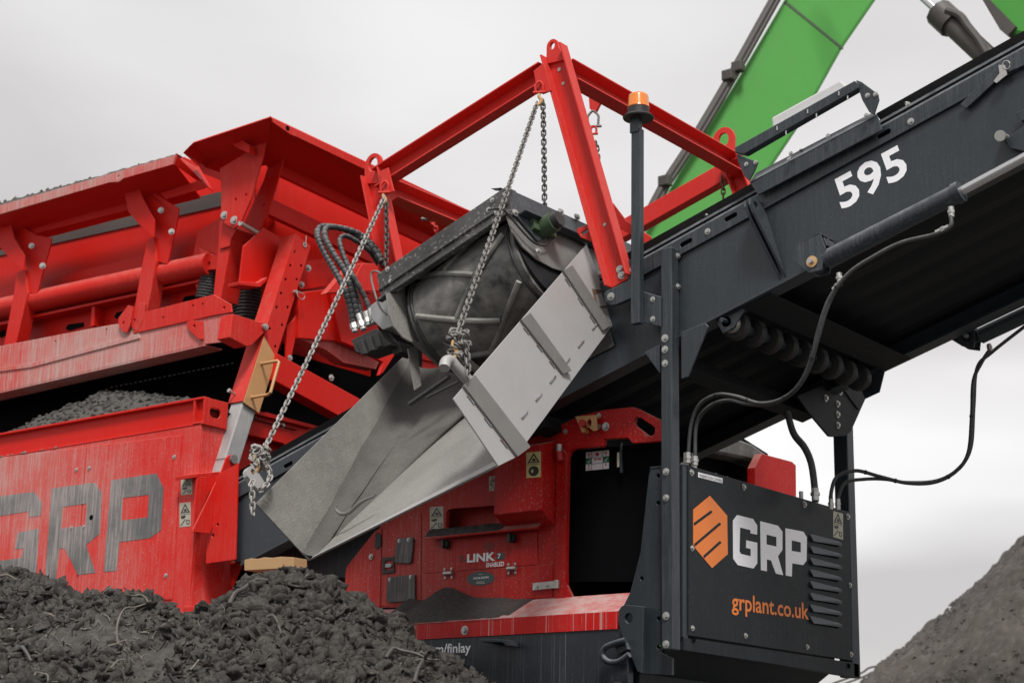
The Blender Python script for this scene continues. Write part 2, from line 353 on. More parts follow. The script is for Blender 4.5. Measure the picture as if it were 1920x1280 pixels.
def plate(name, pts, ax, d, t, mat, parent, holes=(), bevel=.003, lab=None, base=None):
    """polygon traced on the plane ax=d, with real thickness t away from the viewer"""
    n = AX[ax]; sgn = -1 if (CAM.dot(n)-d) > 0 else 1
    m = MB(); m.prism(H(pts, ax, d), n*(sgn*t), holes)
    o = m.build(name, mat, parent, bevel=bevel, base=base)
    if lab: o['label'] = lab
    return o
def hole_c(px, py, ax, d, r): return circ(hit(px, py, ax, d), AX[ax], r, 12)
def text_mesh(txt, bold=.02, shear=0., spacing=1.):
    c = bpy.data.curves.new('t', 'FONT'); c.body = txt; c.offset = bold; c.shear = shear; c.space_character = spacing; c.resolution_u = 3
    o = bpy.data.objects.new('t', c); COL.objects.link(o)
    dg = bpy.context.evaluated_depsgraph_get(); dg.update(); me = bpy.data.meshes.new_from_object(o.evaluated_get(dg))
    v = [Vector(p.co) for p in me.vertices]; f = [tuple(p.vertices) for p in me.polygons]
    bpy.data.objects.remove(o); bpy.data.curves.remove(c); bpy.data.meshes.remove(me); return v, f
def lettering(txt, O, U_, V_, nrm, mat, parent, bold=.02, name='lettering', h=.0018, shear=0, base=None, fit=None):
    """text laid on a surface: O bottom left corner, U_/V_ full width and height vectors"""
    v, f = text_mesh(txt, bold, shear)
    if fit: y0, y1 = fit; x0 = min(p.x for p in v); x1 = max(p.x for p in v)
    else: x0 = min(p.x for p in v); x1 = max(p.x for p in v); y0 = min(p.y for p in v); y1 = max(p.y for p in v)
    m = MB(); m.add([O+U_*((p.x-x0)/(x1-x0))+V_*((p.y-y0)/(y1-y0))+nrm*h for p in v], f)
    return m.build(name, mat, parent, base=base)
def decal(name, polys, ax, d, mat, parent, proud=.002, holes=None, base=None):
    m = MB(); n = AX[ax]; sg = 1 if (CAM.dot(n)-d) > 0 else -1
    for i, p in enumerate(polys):
        hs = [H(hh, ax, d+sg*proud) for hh in (holes or {}).get(i, [])]
        m.prism(H(p, ax, d+sg*proud), n*(-sg)*(proud-.0004), hs)
    return m.build(name, mat, parent, base=base)
def warn_label(px0, py0, px1, py1, skew, ax, d, parent, mat=None, style=0):
    """safety label: two stacked pictograms; skew = dy/dx of its horizontals"""
    def q(u, v): x = px0+(px1-px0)*u; return (x, py0+(py1-py0)*v+skew*(x-px0))
    lb = decal('warning_label', [[q(0, 0), q(1, 0), q(1, 1), q(0, 1)]], ax, d, mat or M_lbl, parent, .0015)
    m = MB(); n = AX[ax]; sg = 1 if (CAM.dot(n)-d) > 0 else -1
    def pp(pl, hs=()): m.prism(H([q(*a) for a in pl], ax, d+sg*.0028), n*(-sg)*.001, [H([q(*a) for a in h], ax, d+sg*.0028) for h in hs])
    pp([(.5, .04), (.93, .42), (.07, .42)], [[(.5, .12), (.77, .385), (.23, .385)]])
    pp([(.38, .36), (.45, .24), (.6, .27), (.66, .36)])
    pp([(.05, .47), (.95, .47), (.95, .485), (.05, .485)])
    if style == 0:
        pp([(.1+.0, .55), (.5, .52), (.55, .6), (.3, .66), (.12, .62)]); pp([(.6, .72), (.9, .74), (.88, .92), (.62, .9)], [[(.66, .75), (.85, .77), (.83, .88), (.67, .87)]])
        pp([(.08, .93), (.5, .68), (.55, .7), (.13, .95)])
    else:
        pp([(.5+.36*math.cos(a/12*2*math.pi), .74+.2*math.sin(a/12*2*math.pi)) for a in range(12)], [[(.4+.1*math.cos(a/6*2*math.pi), .74+.08*math.sin(a/6*2*math.pi)) for a in range(6)]])
    m.build('pictogram', M_ink, lb)
    return lb

# ================================================================ THE SCREENING MACHINE
BASE = Vector((-3.5, 1.0, 0.0))
MACH = thing('screening_machine', 'large red and slate grey tracked screening machine with raised conveyor numbered 595', 'screening machine', BASE)
def part(name, m, mat, parent=MACH, **k): return m.build(name, mat, parent, **k)

# ---- conveyor -------------------------------------------------------------
def nS(px, py, Y=.08):
    h = hit(px, py, 'y', Y); return h.dot(S), h.dot(NN)
n_bot = sum(nS(*p)[1] for p in ((1250, 640), (1480, 525)))/2
n_grv = sum(nS(*p)[1] for p in ((1275, 478), (1800, 197)))/2
n_flg = sum(nS(*p)[1] for p in ((1300, 410), (1700, 205)))/2 + .0
n_top = sum(nS(*p)[1] for p in ((1220, 450), (1900, 75)))/2
YN, YF = .08, 1.76
s0, s1 = nS(437, 960)[0], 3.4
print('CONV n', n_bot, n_grv, n_flg, n_top, 's0', s0)
SN0, SN1, NNT = -.93, .46, 2.83     # the side wall is cut down under the magnet
m = MB(); m.sbox(s0, SN0, YN, YN+.012, n_bot, n_grv+.02); m.sbox(SN0, SN1, YN, YN+.012, n_bot, NNT); m.sbox(SN1, s1, YN, YN+.012, n_bot, n_grv+.02)
m.sbox(s0, s1, YN-.012, YN+.10, n_bot-.012, n_bot)            # bottom return flange
CONV = part('conveyor', m, M_navy, bevel=.003)
# upper edge angle with slots, on the near side
slots = [(1286, 455), (1370, 407), (1657, 251)] + [(540, 871)]
m = MB()
for A_, B_ in ((s0, SN0), (SN1, s1)):
    n_fld = n_grv+.62*(n_flg-n_grv); c = [SP(A_, YN-.018, n_grv), SP(B_, YN-.018, n_grv), SP(B_, YN-.018, n_fld), SP(A_, YN-.018, n_fld)]
    hl = []
    for (a, b) in slots:
        p = hit(a, b, 'y', YN-.018)
        if A_ < p.dot(S) < B_: hl.append(slot(p, S, Y3, .055, .013))
    m.prism(c, Y3*.012, hl)
    m.prism([SP(A_, YN-.018, n_fld), SP(A_, YN+.045, n_flg+.022), SP(A_, YN+.05, n_flg+.012), SP(A_, YN-.008, n_fld-.008)], S*(B_-A_))
part('edge_angle', m, M_navd, CONV, bevel=.002)
m = MB()   # black strip painted in as the shade behind the slots
m.sbox(s0, SN0, YN-.003, YN-.001, n_grv+.015, n_flg-.02); m.sbox(SN1, s1, YN-.003, YN-.001, n_grv+.015, n_flg-.02)
part('slot_shade', m, M_blk, CONV)
for (pa, pb) in (((330, 960), SN0), (SN1, (1406, 345)), ((1640, 213), (1744, 157)), ((1741, 149), (2300, -150))):
    a, b = (nS(*q_)[0] if isinstance(q_, tuple) else q_ for q_ in (pa, pb))
    up = 0.; m = MB()
    m.prism([SP(a, YN+.05, n_flg+.02), SP(a, YN+.02, n_top+.02+up), SP(a, YN+.03, n_top+.025+up), SP(a, YN+.06, n_flg+.02)], S*(b-a)); part('rubber_skirt', m, M_rub, CONV)
# far wall
m = MB(); m.sbox(s0, s1, YF-.012, YF, n_bot, n_flg); m.sbox(s0, s1, YF-.10, YF+.012, n_bot-.012, n_bot)
part('far_side_wall', m, M_navy, CONV)
m = MB(); m.sbox(s0, s1, YF, YF+.012, n_flg-.02, n_top-.03)
part('rubber_skirt', m, M_rub, CONV)
# belt underside with longitudinal ridges
m = MB()
ys = np.linspace(YN+.02, YF-.02, 26); prof = [(y, n_bot+.10+.012*math.sin(i*1.6)) for i, y in enumerate(ys)]
pts = [SP(s0, y, n) for y, n in prof]+[SP(s0, YF-.02, n_bot+.15), SP(s0, YN+.02, n_bot+.15)]
m.prism(pts, S*(s1-s0)); part('belt', m, M_dark, CONV)
# wide cross plates under the belt
m = MB(); sa = nS(1395, 575)[0]
m.sbox(sa-.02, sa+.16, YN+.02, YF-.02, n_bot-.02, n_bot-.008)
part('cross_plate', m, M_dark, CONV, bevel=.003); m = MB(); sb = sa+1.75; m.sbox(sb, sb+.10, YN+.02, YF-.02, n_bot-.0, n_bot+.06)
part('cross_plate', m, M_dark, CONV, bevel=.003)
m = MB(); m.sbox(sa-.62, sa-.52, YN+.03, YF-.03, n_bot-.10, n_bot-.02)
m.sbox(sa-1.5, sa-1.4, YN+.03, YF-.03, n_bot-.10, n_bot-.02); part('under_frame', m, M_dark, CONV, bevel=.004)
# disc return roller
r0 = hit(1362, 603, 'y', .10); n_r = r0.dot(NN); s_r = r0.dot(S)
m = MB(); m.cyl(SP(s_r, .10, n_r), SP(s_r, 1.74, n_r), .028, 18)
m.cyl(SP(s_r, .05, n_r), SP(s_r, .12, n_r), .013, 12)
ROL = part('return_roller', m, M_navy, CONV, smooth=True)
for i in range(9):
    y = .17+.175*i
    m = MB(); m.tube([SP(s_r, y+k*.03, n_r) for k in (0, .25, .8, 1.6, 2.2, 2.6)], .05, 22, rfun=lambda t, i: (.045, .072, .078, .078, .07, .045)[i])
    part('rubber_disc', m, M_rub, ROL, smooth=True)
m = MB(); m.cyl(SP(s_r, .13, n_r), SP(s_r, .165, n_r), .05, 20); part('bearing_housing', m, M_zinc, ROL, smooth=True)
m = MB(); m.prism([SP(s_r-.06, .1, n_bot), SP(s_r+.10, .1, n_bot), SP(s_r+.12, .1, n_bot-.03), SP(s_r+.03, .1, n_r-.05), SP(s_r-.04, .1, n_r-.05)], Y3*.01)
part('roller_bracket', m, M_navy, CONV, bevel=.002); m = MB()
m.prism([SP(s_r-.06, 1.72, n_bot), SP(s_r+.10, 1.72, n_bot), SP(s_r+.12, 1.72, n_bot-.03), SP(s_r+.05, 1.72, n_r-.09), SP(s_r-.05, 1.72, n_r-.09)], Y3*.01)
part('roller_bracket', m, M_navy, CONV, bevel=.002)
# number
O = hit(1018+0, 0, 'y', YN)
zc = lambda x, y: hit(1200+x/2.667, y/2.667, 'y', YN)
pB = zc(1026, 1040); wS = zc(1368, 880).dot(S)-pB.dot(S)+.004; hN = (zc(1083, 850).dot(NN)-zc(1048, 1037).dot(NN))
lettering('595', pB-S*.018+NN*.002, S*wS, NN*hN, -Y3, M_wht, CONV, bold=.022, fit=(0, .70))
# bolts on the panel
bolts([(1708, 228), (1327, 434)], 'y', YN-.018, CONV, .0135); bolts([(1502, 282), (1482, 297), (1700, 194), (1325, 404), (1553, 254)], 'y', YN-.018, CONV, .008, n=NN)
bolts([(505, 893)], 'y', YN-.018, CONV, .012)
# hinge fins
def fin(s_, t=.014):
    g = n_grv; m = MB(); hc = SP(s_, YN-.095, g+.0)
    m.prism([SP(s_, YN-.002, g+.03), SP(s_, YN-.05, g+.05), SP(s_, YN-.10, g+.05), SP(s_, YN-.14, g+.03), SP(s_, YN-.155, g-.01), SP(s_, YN-.145, g-.06), SP(s_, YN-.002, n_bot+.02)], S*t, [circ(hc, S, .022, 12)]); return m
sf = nS(1472, 525)[0]
for k in (0, .03): part('hinge_lug', fin(sf+k-.03), M_navy, CONV, bevel=.002)
# upper splice plates at the right end
m = MB(); m.prism(H([(1800, 196), (1868, 128), (1878, 112), (1930, 84), (1930, 118), (1880, 140), (1812, 203)], 'y', YN-.03), Y3*.012)
part('splice_plate', m, M_navd, CONV, bevel=.002)
m = MB(); m.prism(H([(1872, 122), (1884, 122), (1888, 140), (1868, 156), (1863, 152), (1874, 138)], 'y', YN-.05), Y3*.006)
part('tie_strap', m, M_stl, CONV)
m = MB(); m.tube([hit(1887+7*math.cos(a*.5), 122+8*math.sin(a*.5), 'y', YN-.05) for a in range(13)], .003, 6); part('ring_clip', m, M_zinc, CONV, smooth=True)
m = MB(); m.cyl(hit(1886, 259, 'y', YN), hit(1876, 255, 'y', YN-.09), .02, 18); m.cyl(hit(1876, 255, 'y', YN-.09), hit(1875, 254.6, 'y', YN-.1), .027, 18)
part('pivot_pin', m, M_zinc, CONV, smooth=True)
m = MB(); m.prism(H([(1884, 262), (1925, 232), (1925, 285), (1895, 278)], 'y', YN-.04), Y3*.03); part('pivot_bracket', m, M_navy, CONV, bevel=.003)
m = MB(); m.prism(H([(1903, 212), (1925, 203), (1925, 222), (1915, 228)], 'y', YN-.05), Y3*.03); part('pivot_bracket', m, M_navy, CONV, bevel=.003)

# ---- folding cylinders ----------------------------------------------------
def ram(Y, pin, eye, end, rodend, rb, rr, names, brk):
    a, b, c, d = (hit(*p, 'y', Y) for p in (pin, eye, end, rodend))
    m = MB(); m.cyl(b, c, rb, 24); m.cyl(c-(c-b).normalized()*.02, c+(c-b).normalized()*.015, rb*1.16, 24)
    m.cyl(a-Y3*.03, a+Y3*.03, rb*.95, 20); m.box((a+b)/2, (b-a)/2*1.1, Y3*.025, (b-a).normalized().cross(Y3)*rb*.7)
    o = part(names, m, M_navd if Y < 1 else M_navy, MACH, smooth=True)
    m = MB(); m.cyl(c, d, rr, 20); part('rod', m, M_chr, o, smooth=True)
    m = MB(); m.cyl(a-Y3*.075, a+Y3*.06, .013, 14); part('pin', m, M_zinc, o, smooth=True)
    m = MB(); m.cyl(a-Y3*.052, a-Y3*.046, .03, 20); part('washer', m, M_gold if Y < 1 else M_dark, o, smooth=True)
    m = MB()
    for yo in (-.045, .037): m.prism([p+Y3*yo for p in H(brk, 'y', Y)], Y3*.009)
    pb = H(brk, 'y', Y); m.prism([pb[0]-Y3*.045, pb[1]-Y3*.045, pb[1]+Y3*.105, pb[0]+Y3*.105], NN*-.008)
    m.box((pb[1]+pb[2])/2+Y3*.03, (pb[2]-pb[1])*.25, Y3*.055, S*.004)
    part('ram_bracket', m, M_navd if Y < 1 else M_navy, o, bevel=.002)
    return o
RAM = ram(-.015, (1531, 495), (1548, 487), (1798, 361), (2050, 226), .047, .023, 'hydraulic_ram', [(1498, 463), (1545, 440), (1556, 470), (1548, 510), (1525, 516), (1494, 492)])
RAM2 = ram(1.88, (1820, 634), (1838, 630), (2050, 530), (2200, 465), .047, .022, 'hydraulic_ram', [(1787, 630), (1826, 612), (1835, 625), (1832, 655), (1810, 652), (1784, 636)])

# ---- support posts --------------------------------------------------------
pw = .071
m = MB(); m.aabb(0, pw, 0, .072, 1.0, 3.155)
POST = part('support_post', m, M_navd, MACH, bevel=.006)
bolts([(1247, 634), (1247, 655), (1247, 681), (1249, 884), (1249, 933), (1249, 1154), (1249, 1207)], 'y', 0, POST, .0145)
bolts([(1271, 480), (1271, 537)], 'x', pw, POST, .0135)
plate('gusset', [(1277, 622), (1322, 605), (1328, 612), (1290, 706), (1277, 710)], 'y', .03, .012, M_navd, POST)
plate('gusset', [(1208, 660), (1237, 646), (1237, 700)], 'y', .03, .012, M_navd, POST)
yp0, yp1 = hit(1591, 930, 'x', .055).y, hit(1602, 930, 'x', .055).y; m = MB(); m.aabb(-.045, .052, yp0+.01, yp1+.02, 1.0, 2.75)
POST2 = part('support_post', m, M_navy, MACH, bevel=.006)
plate('gusset', zt([(235, 985), (405, 1185), (440, 1188), (540, 1180), (582, 1140), (708, 858), (690, 690), (540, 690), (150, 860)], 4.265, 1460, 540), 'x', pw+.04, .014, M_dark, POST2)
for p in zt([(490, 830), (470, 925), (470, 1010), (472, 1095), (375, 880)], 4.265, 1460, 540): bolt(hit(p[0], p[1], 'x', pw+.04), X3, POST2, .015)
m = MB(); q = zt([(500, 780), (640, 970), (650, 960), (560, 770)], 4.265, 1460, 540); m.prism(H(q, 'x', pw+.05), -X3*.01); part('stiffener', m, M_dark, POST2)

# ---- beacon ---------------------------------------------------------------
bx = hit(1183, 400, 'y', -.06).x; bz1 = hit(1190, 606, 'y', -.06).z; bz2 = hit(1190, 242, 'y', -.06).z
m = MB(); m.aabb(bx, bx+.058, -.06, -.018, bz1, bz2)
BEA = part('beacon_post', m, M_navd, MACH, bevel=.003)
m = MB(); bz3 = hit(1190, 222, 'y', -.06).z; m.aabb(bx-.006, bx+.05, -.066, -.024, bz2-.02, bz3); part('post_collar', m, M_navd, BEA, bevel=.002)
plate('bracket', [(1204, 546), (1239, 556), (1239, 612), (1204, 604)], 'y', -.012, .012, M_navd, BEA)
bolts([(1224, 561), (1224, 598)], 'y', -.012, BEA, .011)
bc = Vector((bx+.036, -.042, bz3))
def lathe(c, ax, prof, seg=28):
    m = MB(); vs = [c+Vector((math.cos(2*math.pi*k/seg)*max(r, 1e-4), math.sin(2*math.pi*k/seg)*max(r, 1e-4), h)) for h, r in prof for k in range(seg)]
    n = len(prof); m.add(vs, [(i*seg+k, i*seg+(k+1) % seg, (i+1)*seg+(k+1) % seg, (i+1)*seg+k) for i in range(n-1) for k in range(seg)]+[tuple(range(seg))[::-1], tuple((n-1)*seg+k for k in range(seg))]); return m
m = lathe(bc, Z3, [(0, .055), (.0, .085), (.008, .088), (.014, .082), (.016, .062), (.045, .060), (.062, .060)]); LAMP = part('beacon_base', m, M_rub, BEA, smooth=True)
m = lathe(bc, Z3, [(.06, .058), (.066, .062), (.072, .060), (.128, .057), (.139, .053), (.145, .045), (.147, .0)]); part('amber_lens', m, M_amb, LAMP, smooth=True)

# ---- control box ----------------------------------------------------------
XB = .06
m = MB(); zt0 = hit(1290, 870, 'x', XB).z
yb0, yb1 = .10, 1.80
m.aabb(-.14, XB-.02, yb0, yb1, 1.06, zt0-.005)
BOX = part('control_box', m, M_navp, MACH, bevel=.006)
def z5(l): return zt(l, 2.783, 1180, 820)
pan = z5([(309, 145), (1148, 388), (1163, 1163), (309, 1032)])
bh = z5([(324, 182), (596, 258), (912, 348), (1139, 412), (327, 577), (1151, 769), (329, 993), (606, 1033), (928, 1091), (1157, 1130)])
PAN = plate('front_panel', pan, 'x', XB, .012, M_navp, BOX, bevel=.003)
for p in bh: bolt(hit(p[0], p[1], 'x', XB), X3, BOX, .0135 if p[1] < 1000 and p[0] < 1700 and p in bh[:4] else .011)
# left channel and lower frame
plate('edge_channel', z5([(279, 135), (306, 142), (306, 1050), (279, 1040)]), 'x', XB-.008, .02, M_navy, BOX)
plate('lower_frame', z5([(283, 1043), (1165, 1172), (1198, 1180), (1200, 1255), (700, 1172), (300, 1112), (283, 1110)]), 'x', XB-.008, .03, M_navp, BOX)
plate('edge_strip', z5([(1150, 395), (1170, 400), (1198, 1180), (1165, 1172)]), 'x', XB-.01, .03, M_navy, BOX)
m = MB()
for q in z5([(331, 1055), (1140, 1190)]): m.cyl(hit(q[0], q[1], 'x', XB-.0085), hit(q[0], q[1], 'x', XB-.006), .016, 18)
part('bolt_hole', m, M_blk, BOX)
m = MB(); m.prism([Vector((XB-.02, yb0, 1.06)), Vector((XB-.02, yb1+.06, 1.06)), Vector((-.25, yb1+.06, .86)), Vector((-.25, yb0, .86))], Vector((-.02, 0, -.01)))
m.aabb(-.9, -.2, yb0, yb1, .84, .9); part('sloped_belly', m, M_navp, BOX, bevel=.004)
# louvres: pressed slats with a slanting hood
for i in range(8):
    a = z5([(940, 505+61*i-i*.2), (955, 504+61*i), (1085, 540+60.5*i), (1097, 552+60.5*i), (1097, 562+60.5*i), (948, 538+61*i), (940, 525+61*i)])
    P = H(a, 'x', XB); m = MB()
    top = P[1:4]; k = len(P); c = sum(P, Vector())/k
    outp = [p+X3*(.003 if i2 in (1, 2, 0) else .017)+Z3*(-.004 if i2 in (4, 5) else 0) for i2, p in enumerate(P)]
    m.add(P+outp, [tuple(range(k, 2*k))[::-1]]+[(j, (j+1) % k, k+(j+1) % k, k+j) for j in range(k)])
    part('louvre', m, M_navd, PAN)
    mm = MB(); q = H(z5([(952, 536+61*i), (1090, 566+60.5*i), (1090, 572+60.5*i), (955, 543+61*i)]), 'x', XB+.0015); mm.prism(q, -X3*.001); part('louvre_opening', mm, M_blk, PAN)
G = [(541, 432), (563, 403), (646, 424), (668, 458), (667, 506), (633, 499), (633, 482), (578, 468), (575, 592), (583, 606), (634, 618), (634, 580), (610, 574), (611, 535), (668, 548), (668, 655), (648, 682), (566, 664), (543, 632)]
Rr = [(683, 435), (776, 459), (799, 490), (799, 585), (776, 618), (803, 717), (765, 708), (740, 640), (718, 634), (718, 697), (687, 690)]
Pp = [(815, 472), (908, 490), (927, 520), (925, 640), (908, 664), (850, 655), (848, 724), (817, 718)]
decal('lettering', [z5(G), z5(Rr), z5(Pp)], 'x', XB, M_wht, PAN, holes={1: [z5([(716, 505), (768, 518), (768, 568), (716, 556)])], 2: [z5([(848, 535), (895, 546), (895, 598), (847, 590)])]})
def st(x0, y0, x1, y1, w=7): return z5([(x0, y0-w), (x1-4, y1-w), (x1+4, y1-w+3), (x1+5, y1+w-3), (x1, y1+w), (x0+3, y0+w)])
decal('emblem', [z5([(334, 375), (421, 303), (511, 407), (514, 607), (432, 680), (352, 586), (334, 560)])], 'x', XB, M_orv, PAN)
decal('emblem_stripe', [st(336, 452, 428, 387), st(338, 561, 473, 450), st(387, 622, 475, 546)], 'x', XB, M_navp, PAN, proud=.0032)
pBL = hit(*z5([(533, 893)])[0], 'x', XB); pBR = hit(*z5([(935, 946)])[0], 'x', XB)
lettering('grplant.co.uk', pBL, pBR-pBL, Z3*.092, X3, M_orv, PAN, bold=.016, fit=(0, .72), shear=.0)
# small serifs for the slab letters
decal('name_strip', [z5([(360, 180), (487, 212), (487, 238), (360, 206)])], 'x', XB, M_wht, PAN)
a = hit(*z5([(364, 204)])[0], 'x', XB); b = hit(*z5([(484, 234)])[0], 'x', XB)
lettering('MAGNET FLOW CONTROL', a, b-a, Z3*.015, X3, M_ink, PAN, bold=.0, h=.003)
warn_label(*z5([(1064, 382)])[0], *z5([(1115, 518)])[0], .28, 'x', XB, PAN, M_lbl)
# fittings on top of box
for (px, py, Xd) in ((1286, 862, .0), (1301, 866, .03), (1347, 872, -.25), (1360, 876, -.25), (1502, 925, -.05), (1529, 934, .0), (1558, 942, .03), (1571, 946, .03)):
    p = hit(px, py, 'x', Xd); q = Vector((p.x, p.y, zt0-.02))
    m = MB(); m.cyl(q, q+Z3*.05, .017, 6); m.cyl(q+Z3*.05, q+Z3*.1, .013, 14); part('hose_fitting', m, M_zinc, BOX)
m = MB()
rr = random.Random(3)
for i in range(46):
    y = yb0+.02+(yb1-yb0-.04)*rr.random(); m.add(*(lambda c, s: ([c+Vector((s*math.cos(t), s*math.sin(t)*1.3, 0)) for t in (0, 1.2, 2.4, 3.6, 4.8)]+[c+Z3*s*.9], [(0, 1, 5), (1, 2, 5), (2, 3, 5), (3, 4, 5), (4, 0, 5)]))(Vector((XB-.03-.03*rr.random(), y, zt0-.005)), .008+.014*rr.random()))
tag(part('caked_mud', m, M_fine, BOX), kind='stuff')

# ---- lower side plate with tow lug ---------------------------------------
SPL = plate('side_plate', zt([(1740, 85), (1797, 78), (1797, 1110), (1860, 1140), (1860, 1235), (1700, 1227), (1640, 1180), (1560, 900), (1610, 800), (1625, 770), (1683, 545), (1730, 110)], 3, 640, 853), 'y', .076, .02, M_navy, MACH,
            holes=[hole_c(640+x/3, 853+y/3, 'y', .076, .012) for x, y in ((1782, 115), (1782, 268), (1785, 918), (1785, 1077), (1690, 692))])
plate('tow_lug', zt([(1560, 870), (1575, 848), (1600, 840), (1704, 850), (1690, 1225), (1665, 1215), (1630, 1130), (1570, 990), (1556, 930)], 3, 640, 853), 'y', .0, .03, M_navy, SPL,
      holes=[hole_c(640+1615/3, 853+915/3, 'y', .0, .026)])
m = MB(); m.tube(spline([hit(640+x/3, 853+y/3, 'y', -.05) for x, y in ((1600, 1040), (1530, 1060), (1480, 1085), (1468, 1125), (1500, 1160), (1560, 1160), (1620, 1120))], 6), .016, 12)
SH = part('tow_shackle', m, M_navd, SPL, smooth=True)
plate('lug_block', zt([(1535, 1075), (1590, 1045), (1612, 1090), (1555, 1120)], 3, 640, 853), 'y', -.03, .05, M_navd, SPL)
warn_label(640+1478/3, 853+998/3, 640+1530/3, 853+1060/3, -.03, 'y', .076-.0, SPL, M_lbl)

# ---- chassis --------------------------------------------------------------
ych = 0.02
m = MB(); zc1 = hit(960, 1189, 'y', ych).z; zc0 = hit(960, 1280, 'y', ych).z-.02; xr = hit(1178, 1200, 'y', ych).x; xl = -7.5
m.aabb(xl, xr, ych, ych+.05, zc0, zc1); m.aabb(xl, xr-.1, ych+.05, 1.85, zc0+.05, zc1-.05)
CHS = part('chassis', m, M_navr, MACH, bevel=.004)
zl = hit(1000, 1155, 'y', ych).z; zb = hit(1000, 1123, 'y', .27).z
m = MB(); xr2 = hit(1158, 1160, 'y', ych-.01).x
x_l = -3.55
m.aabb(x_l, xr2, ych-.008, ych+.004, zc1, zl)
m.add([Vector((x_l, ych-.008, zl)), Vector((xr2, ych-.008, zl)), Vector((xr2+.05, .27, zb)), Vector((x_l, .27, zb)),
       Vector((x_l, ych-.0, zl-.01)), Vector((xr2, ych-.0, zl-.01)), Vector((xr2+.05, .27, zb-.012)), Vector((x_l, .27, zb-.012))],
      [(0, 1, 2, 3), (7, 6, 5, 4), (0, 4, 5, 1), (1, 5, 6, 2), (3, 7, 4, 0)])
LED = part('sloped_ledge', m, M_redr, CHS, bevel=0)
cc = hit(1071, 1134, Vector((0, -(zb-zl), .278)).normalized(), Vector((0, -(zb-zl), .278)).normalized().dot(Vector((0, ych-.008, zl))))
nl = Vector((0, -(zb-zl), .278)).normalized()
m = MB(); m.prism(circ(cc+nl*.002, nl, .05, 20), -nl*.001); part('drain_hole', m, M_blk, LED)
bolts([(872, 1181)], 'y', ych-.008, CHS, .018)
a = hit(722, 1221, 'y', ych); 
pA = hit(806, 1221, 'y', ych); pB_ = hit(883, 1218, 'y', ych)
lettering('com/finlay', Vector((hit(796, 1221, 'y', ych).x, ych, pA.z-.012)), X3*(pB_.x-hit(796, 1221, 'y', ych).x), Z3*.052, -Y3, M_wht, CHS, bold=.018, fit=(0, .70))
m = MB(); m.prism(H(zt([(772, 1035), (790, 1030), (925, 1036), (942, 1070), (930, 1072), (905, 1052), (790, 1050)], 3, 640, 853), 'y', ych-.09), Y3*.1); part('step_bracket', m, M_navy, CHS, bevel=.003)

# ---- engine enclosure -----------------------------------------------------
YE = .27
def z7(l): return zt(l, 3, 640, 600)
def z8(l): return zt(l, 3, 640, 853)
def z6(l): return zt(l, 4, 960, 740)
outline = z8([(10, 860), (22, 660), (30, 625), (185, 430), (215, 410)])+[(720, 940), (860, 880), (960, 843)]+z6([(0, 390), (340, 235), (520, 150), (690, 112), (900, 90), (940, 100), (1130, 195), (1130, 345), (905, 362), (865, 322), (690, 330), (680, 385), (470, 402), (430, 425), (415, 470), (400, 1280)])+z8([(1262, 820), (1060, 823), (640, 850)])
slot_h = z6([(918, 172), (935, 165), (960, 168), (1060, 235), (1072, 255), (1066, 290), (1050, 304), (1020, 304), (925, 232), (910, 205)])
pocket = z8([(588, 410), (590, 325), (600, 308), (625, 300), (866, 283), (870, 410)])
ENG = plate('engine_enclosure', outline, 'y', YE, .035, M_rede, MACH, holes=[H(slot_h, 'y', YE), H(pocket, 'y', YE)], bevel=.004)
m = MB(); xa = hit(30, 0, 'y', YE).x
pk = H(pocket, 'y', YE+.12); m.prism(H(z8([(560, 440), (560, 270), (900, 250), (900, 440)]), 'y', YE+.13), Y3*.01)
part('recess_back', m, M_rede, ENG)
# interior: bay walls painted black in place of shade
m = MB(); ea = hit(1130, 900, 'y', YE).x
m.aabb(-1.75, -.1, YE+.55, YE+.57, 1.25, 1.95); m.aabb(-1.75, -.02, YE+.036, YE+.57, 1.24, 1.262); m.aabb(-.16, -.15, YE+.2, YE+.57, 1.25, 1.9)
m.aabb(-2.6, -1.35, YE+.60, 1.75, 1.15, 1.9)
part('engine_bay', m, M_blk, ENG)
# door pillar, corner gusset
m = MB(); pj = z6([(330, 355), (412, 470), (400, 1280)])
plate('pillar', [(1043, 830), (1062, 850), (1059, 1126), (1039, 1127)], 'y', YE-.012, .03, M_rede, ENG, bevel=.004)
plate('corner_gusset', z8([(1258, 728), (1268, 728), (1308, 810), (1258, 815)]), 'y', YE-.004, .02, M_rede, ENG)
# protruding cover
fr_ = H([(928, 868), (1017, 833), (1017, 955), (928, 962)], 'y', YE-.13)
YB = YE-.13; x0 = fr_[0].x; x1 = fr_[1].x; z0_ = hit(1017, 955, 'y', YB).z; z1_ = hit(1017, 838, 'y', YB).z+.02
m = MB(); zz = hit(1038, 985, 'y', YE).z
m.prism([Vector((x0, YB, z0_)), Vector((x0, YE, zz)), Vector((x0, YE, z1_+.04)), Vector((x0, YB, z1_))], X3*(x1-x0))
CVR = part('protruding_cover', m, M_rede, ENG, bevel=.004)
warn_label(987, 848, 1014, 896, -.08, 'y', YB, CVR, M_ylw, 1)
warn_label(806, 950, 831, 993, -.06, 'y', YE, ENG, M_lbl)
warn_label(917, 893, 931, 920, -.1, 'y', YE, ENG, M_lbl)
# sloped shelf under the recess
p1 = hit(797, 1005, 'y', YE-.07); p2 = hit(1008, 990, 'y', YE-.07)
m = MB(); x_a, x_b = p1.x, p2.x; zs = (p1.z+p2.z)/2
m.prism([Vector((x_a, YE-.07, zs)), Vector((x_a, YE, zs+.055)), Vector((x_a, YE, zs+.045)), Vector((x_a, YE-.066, zs-.012))], X3*(x_b-x_a)); SHF = part('drip_shelf', m, M_rede, ENG, bevel=.002)
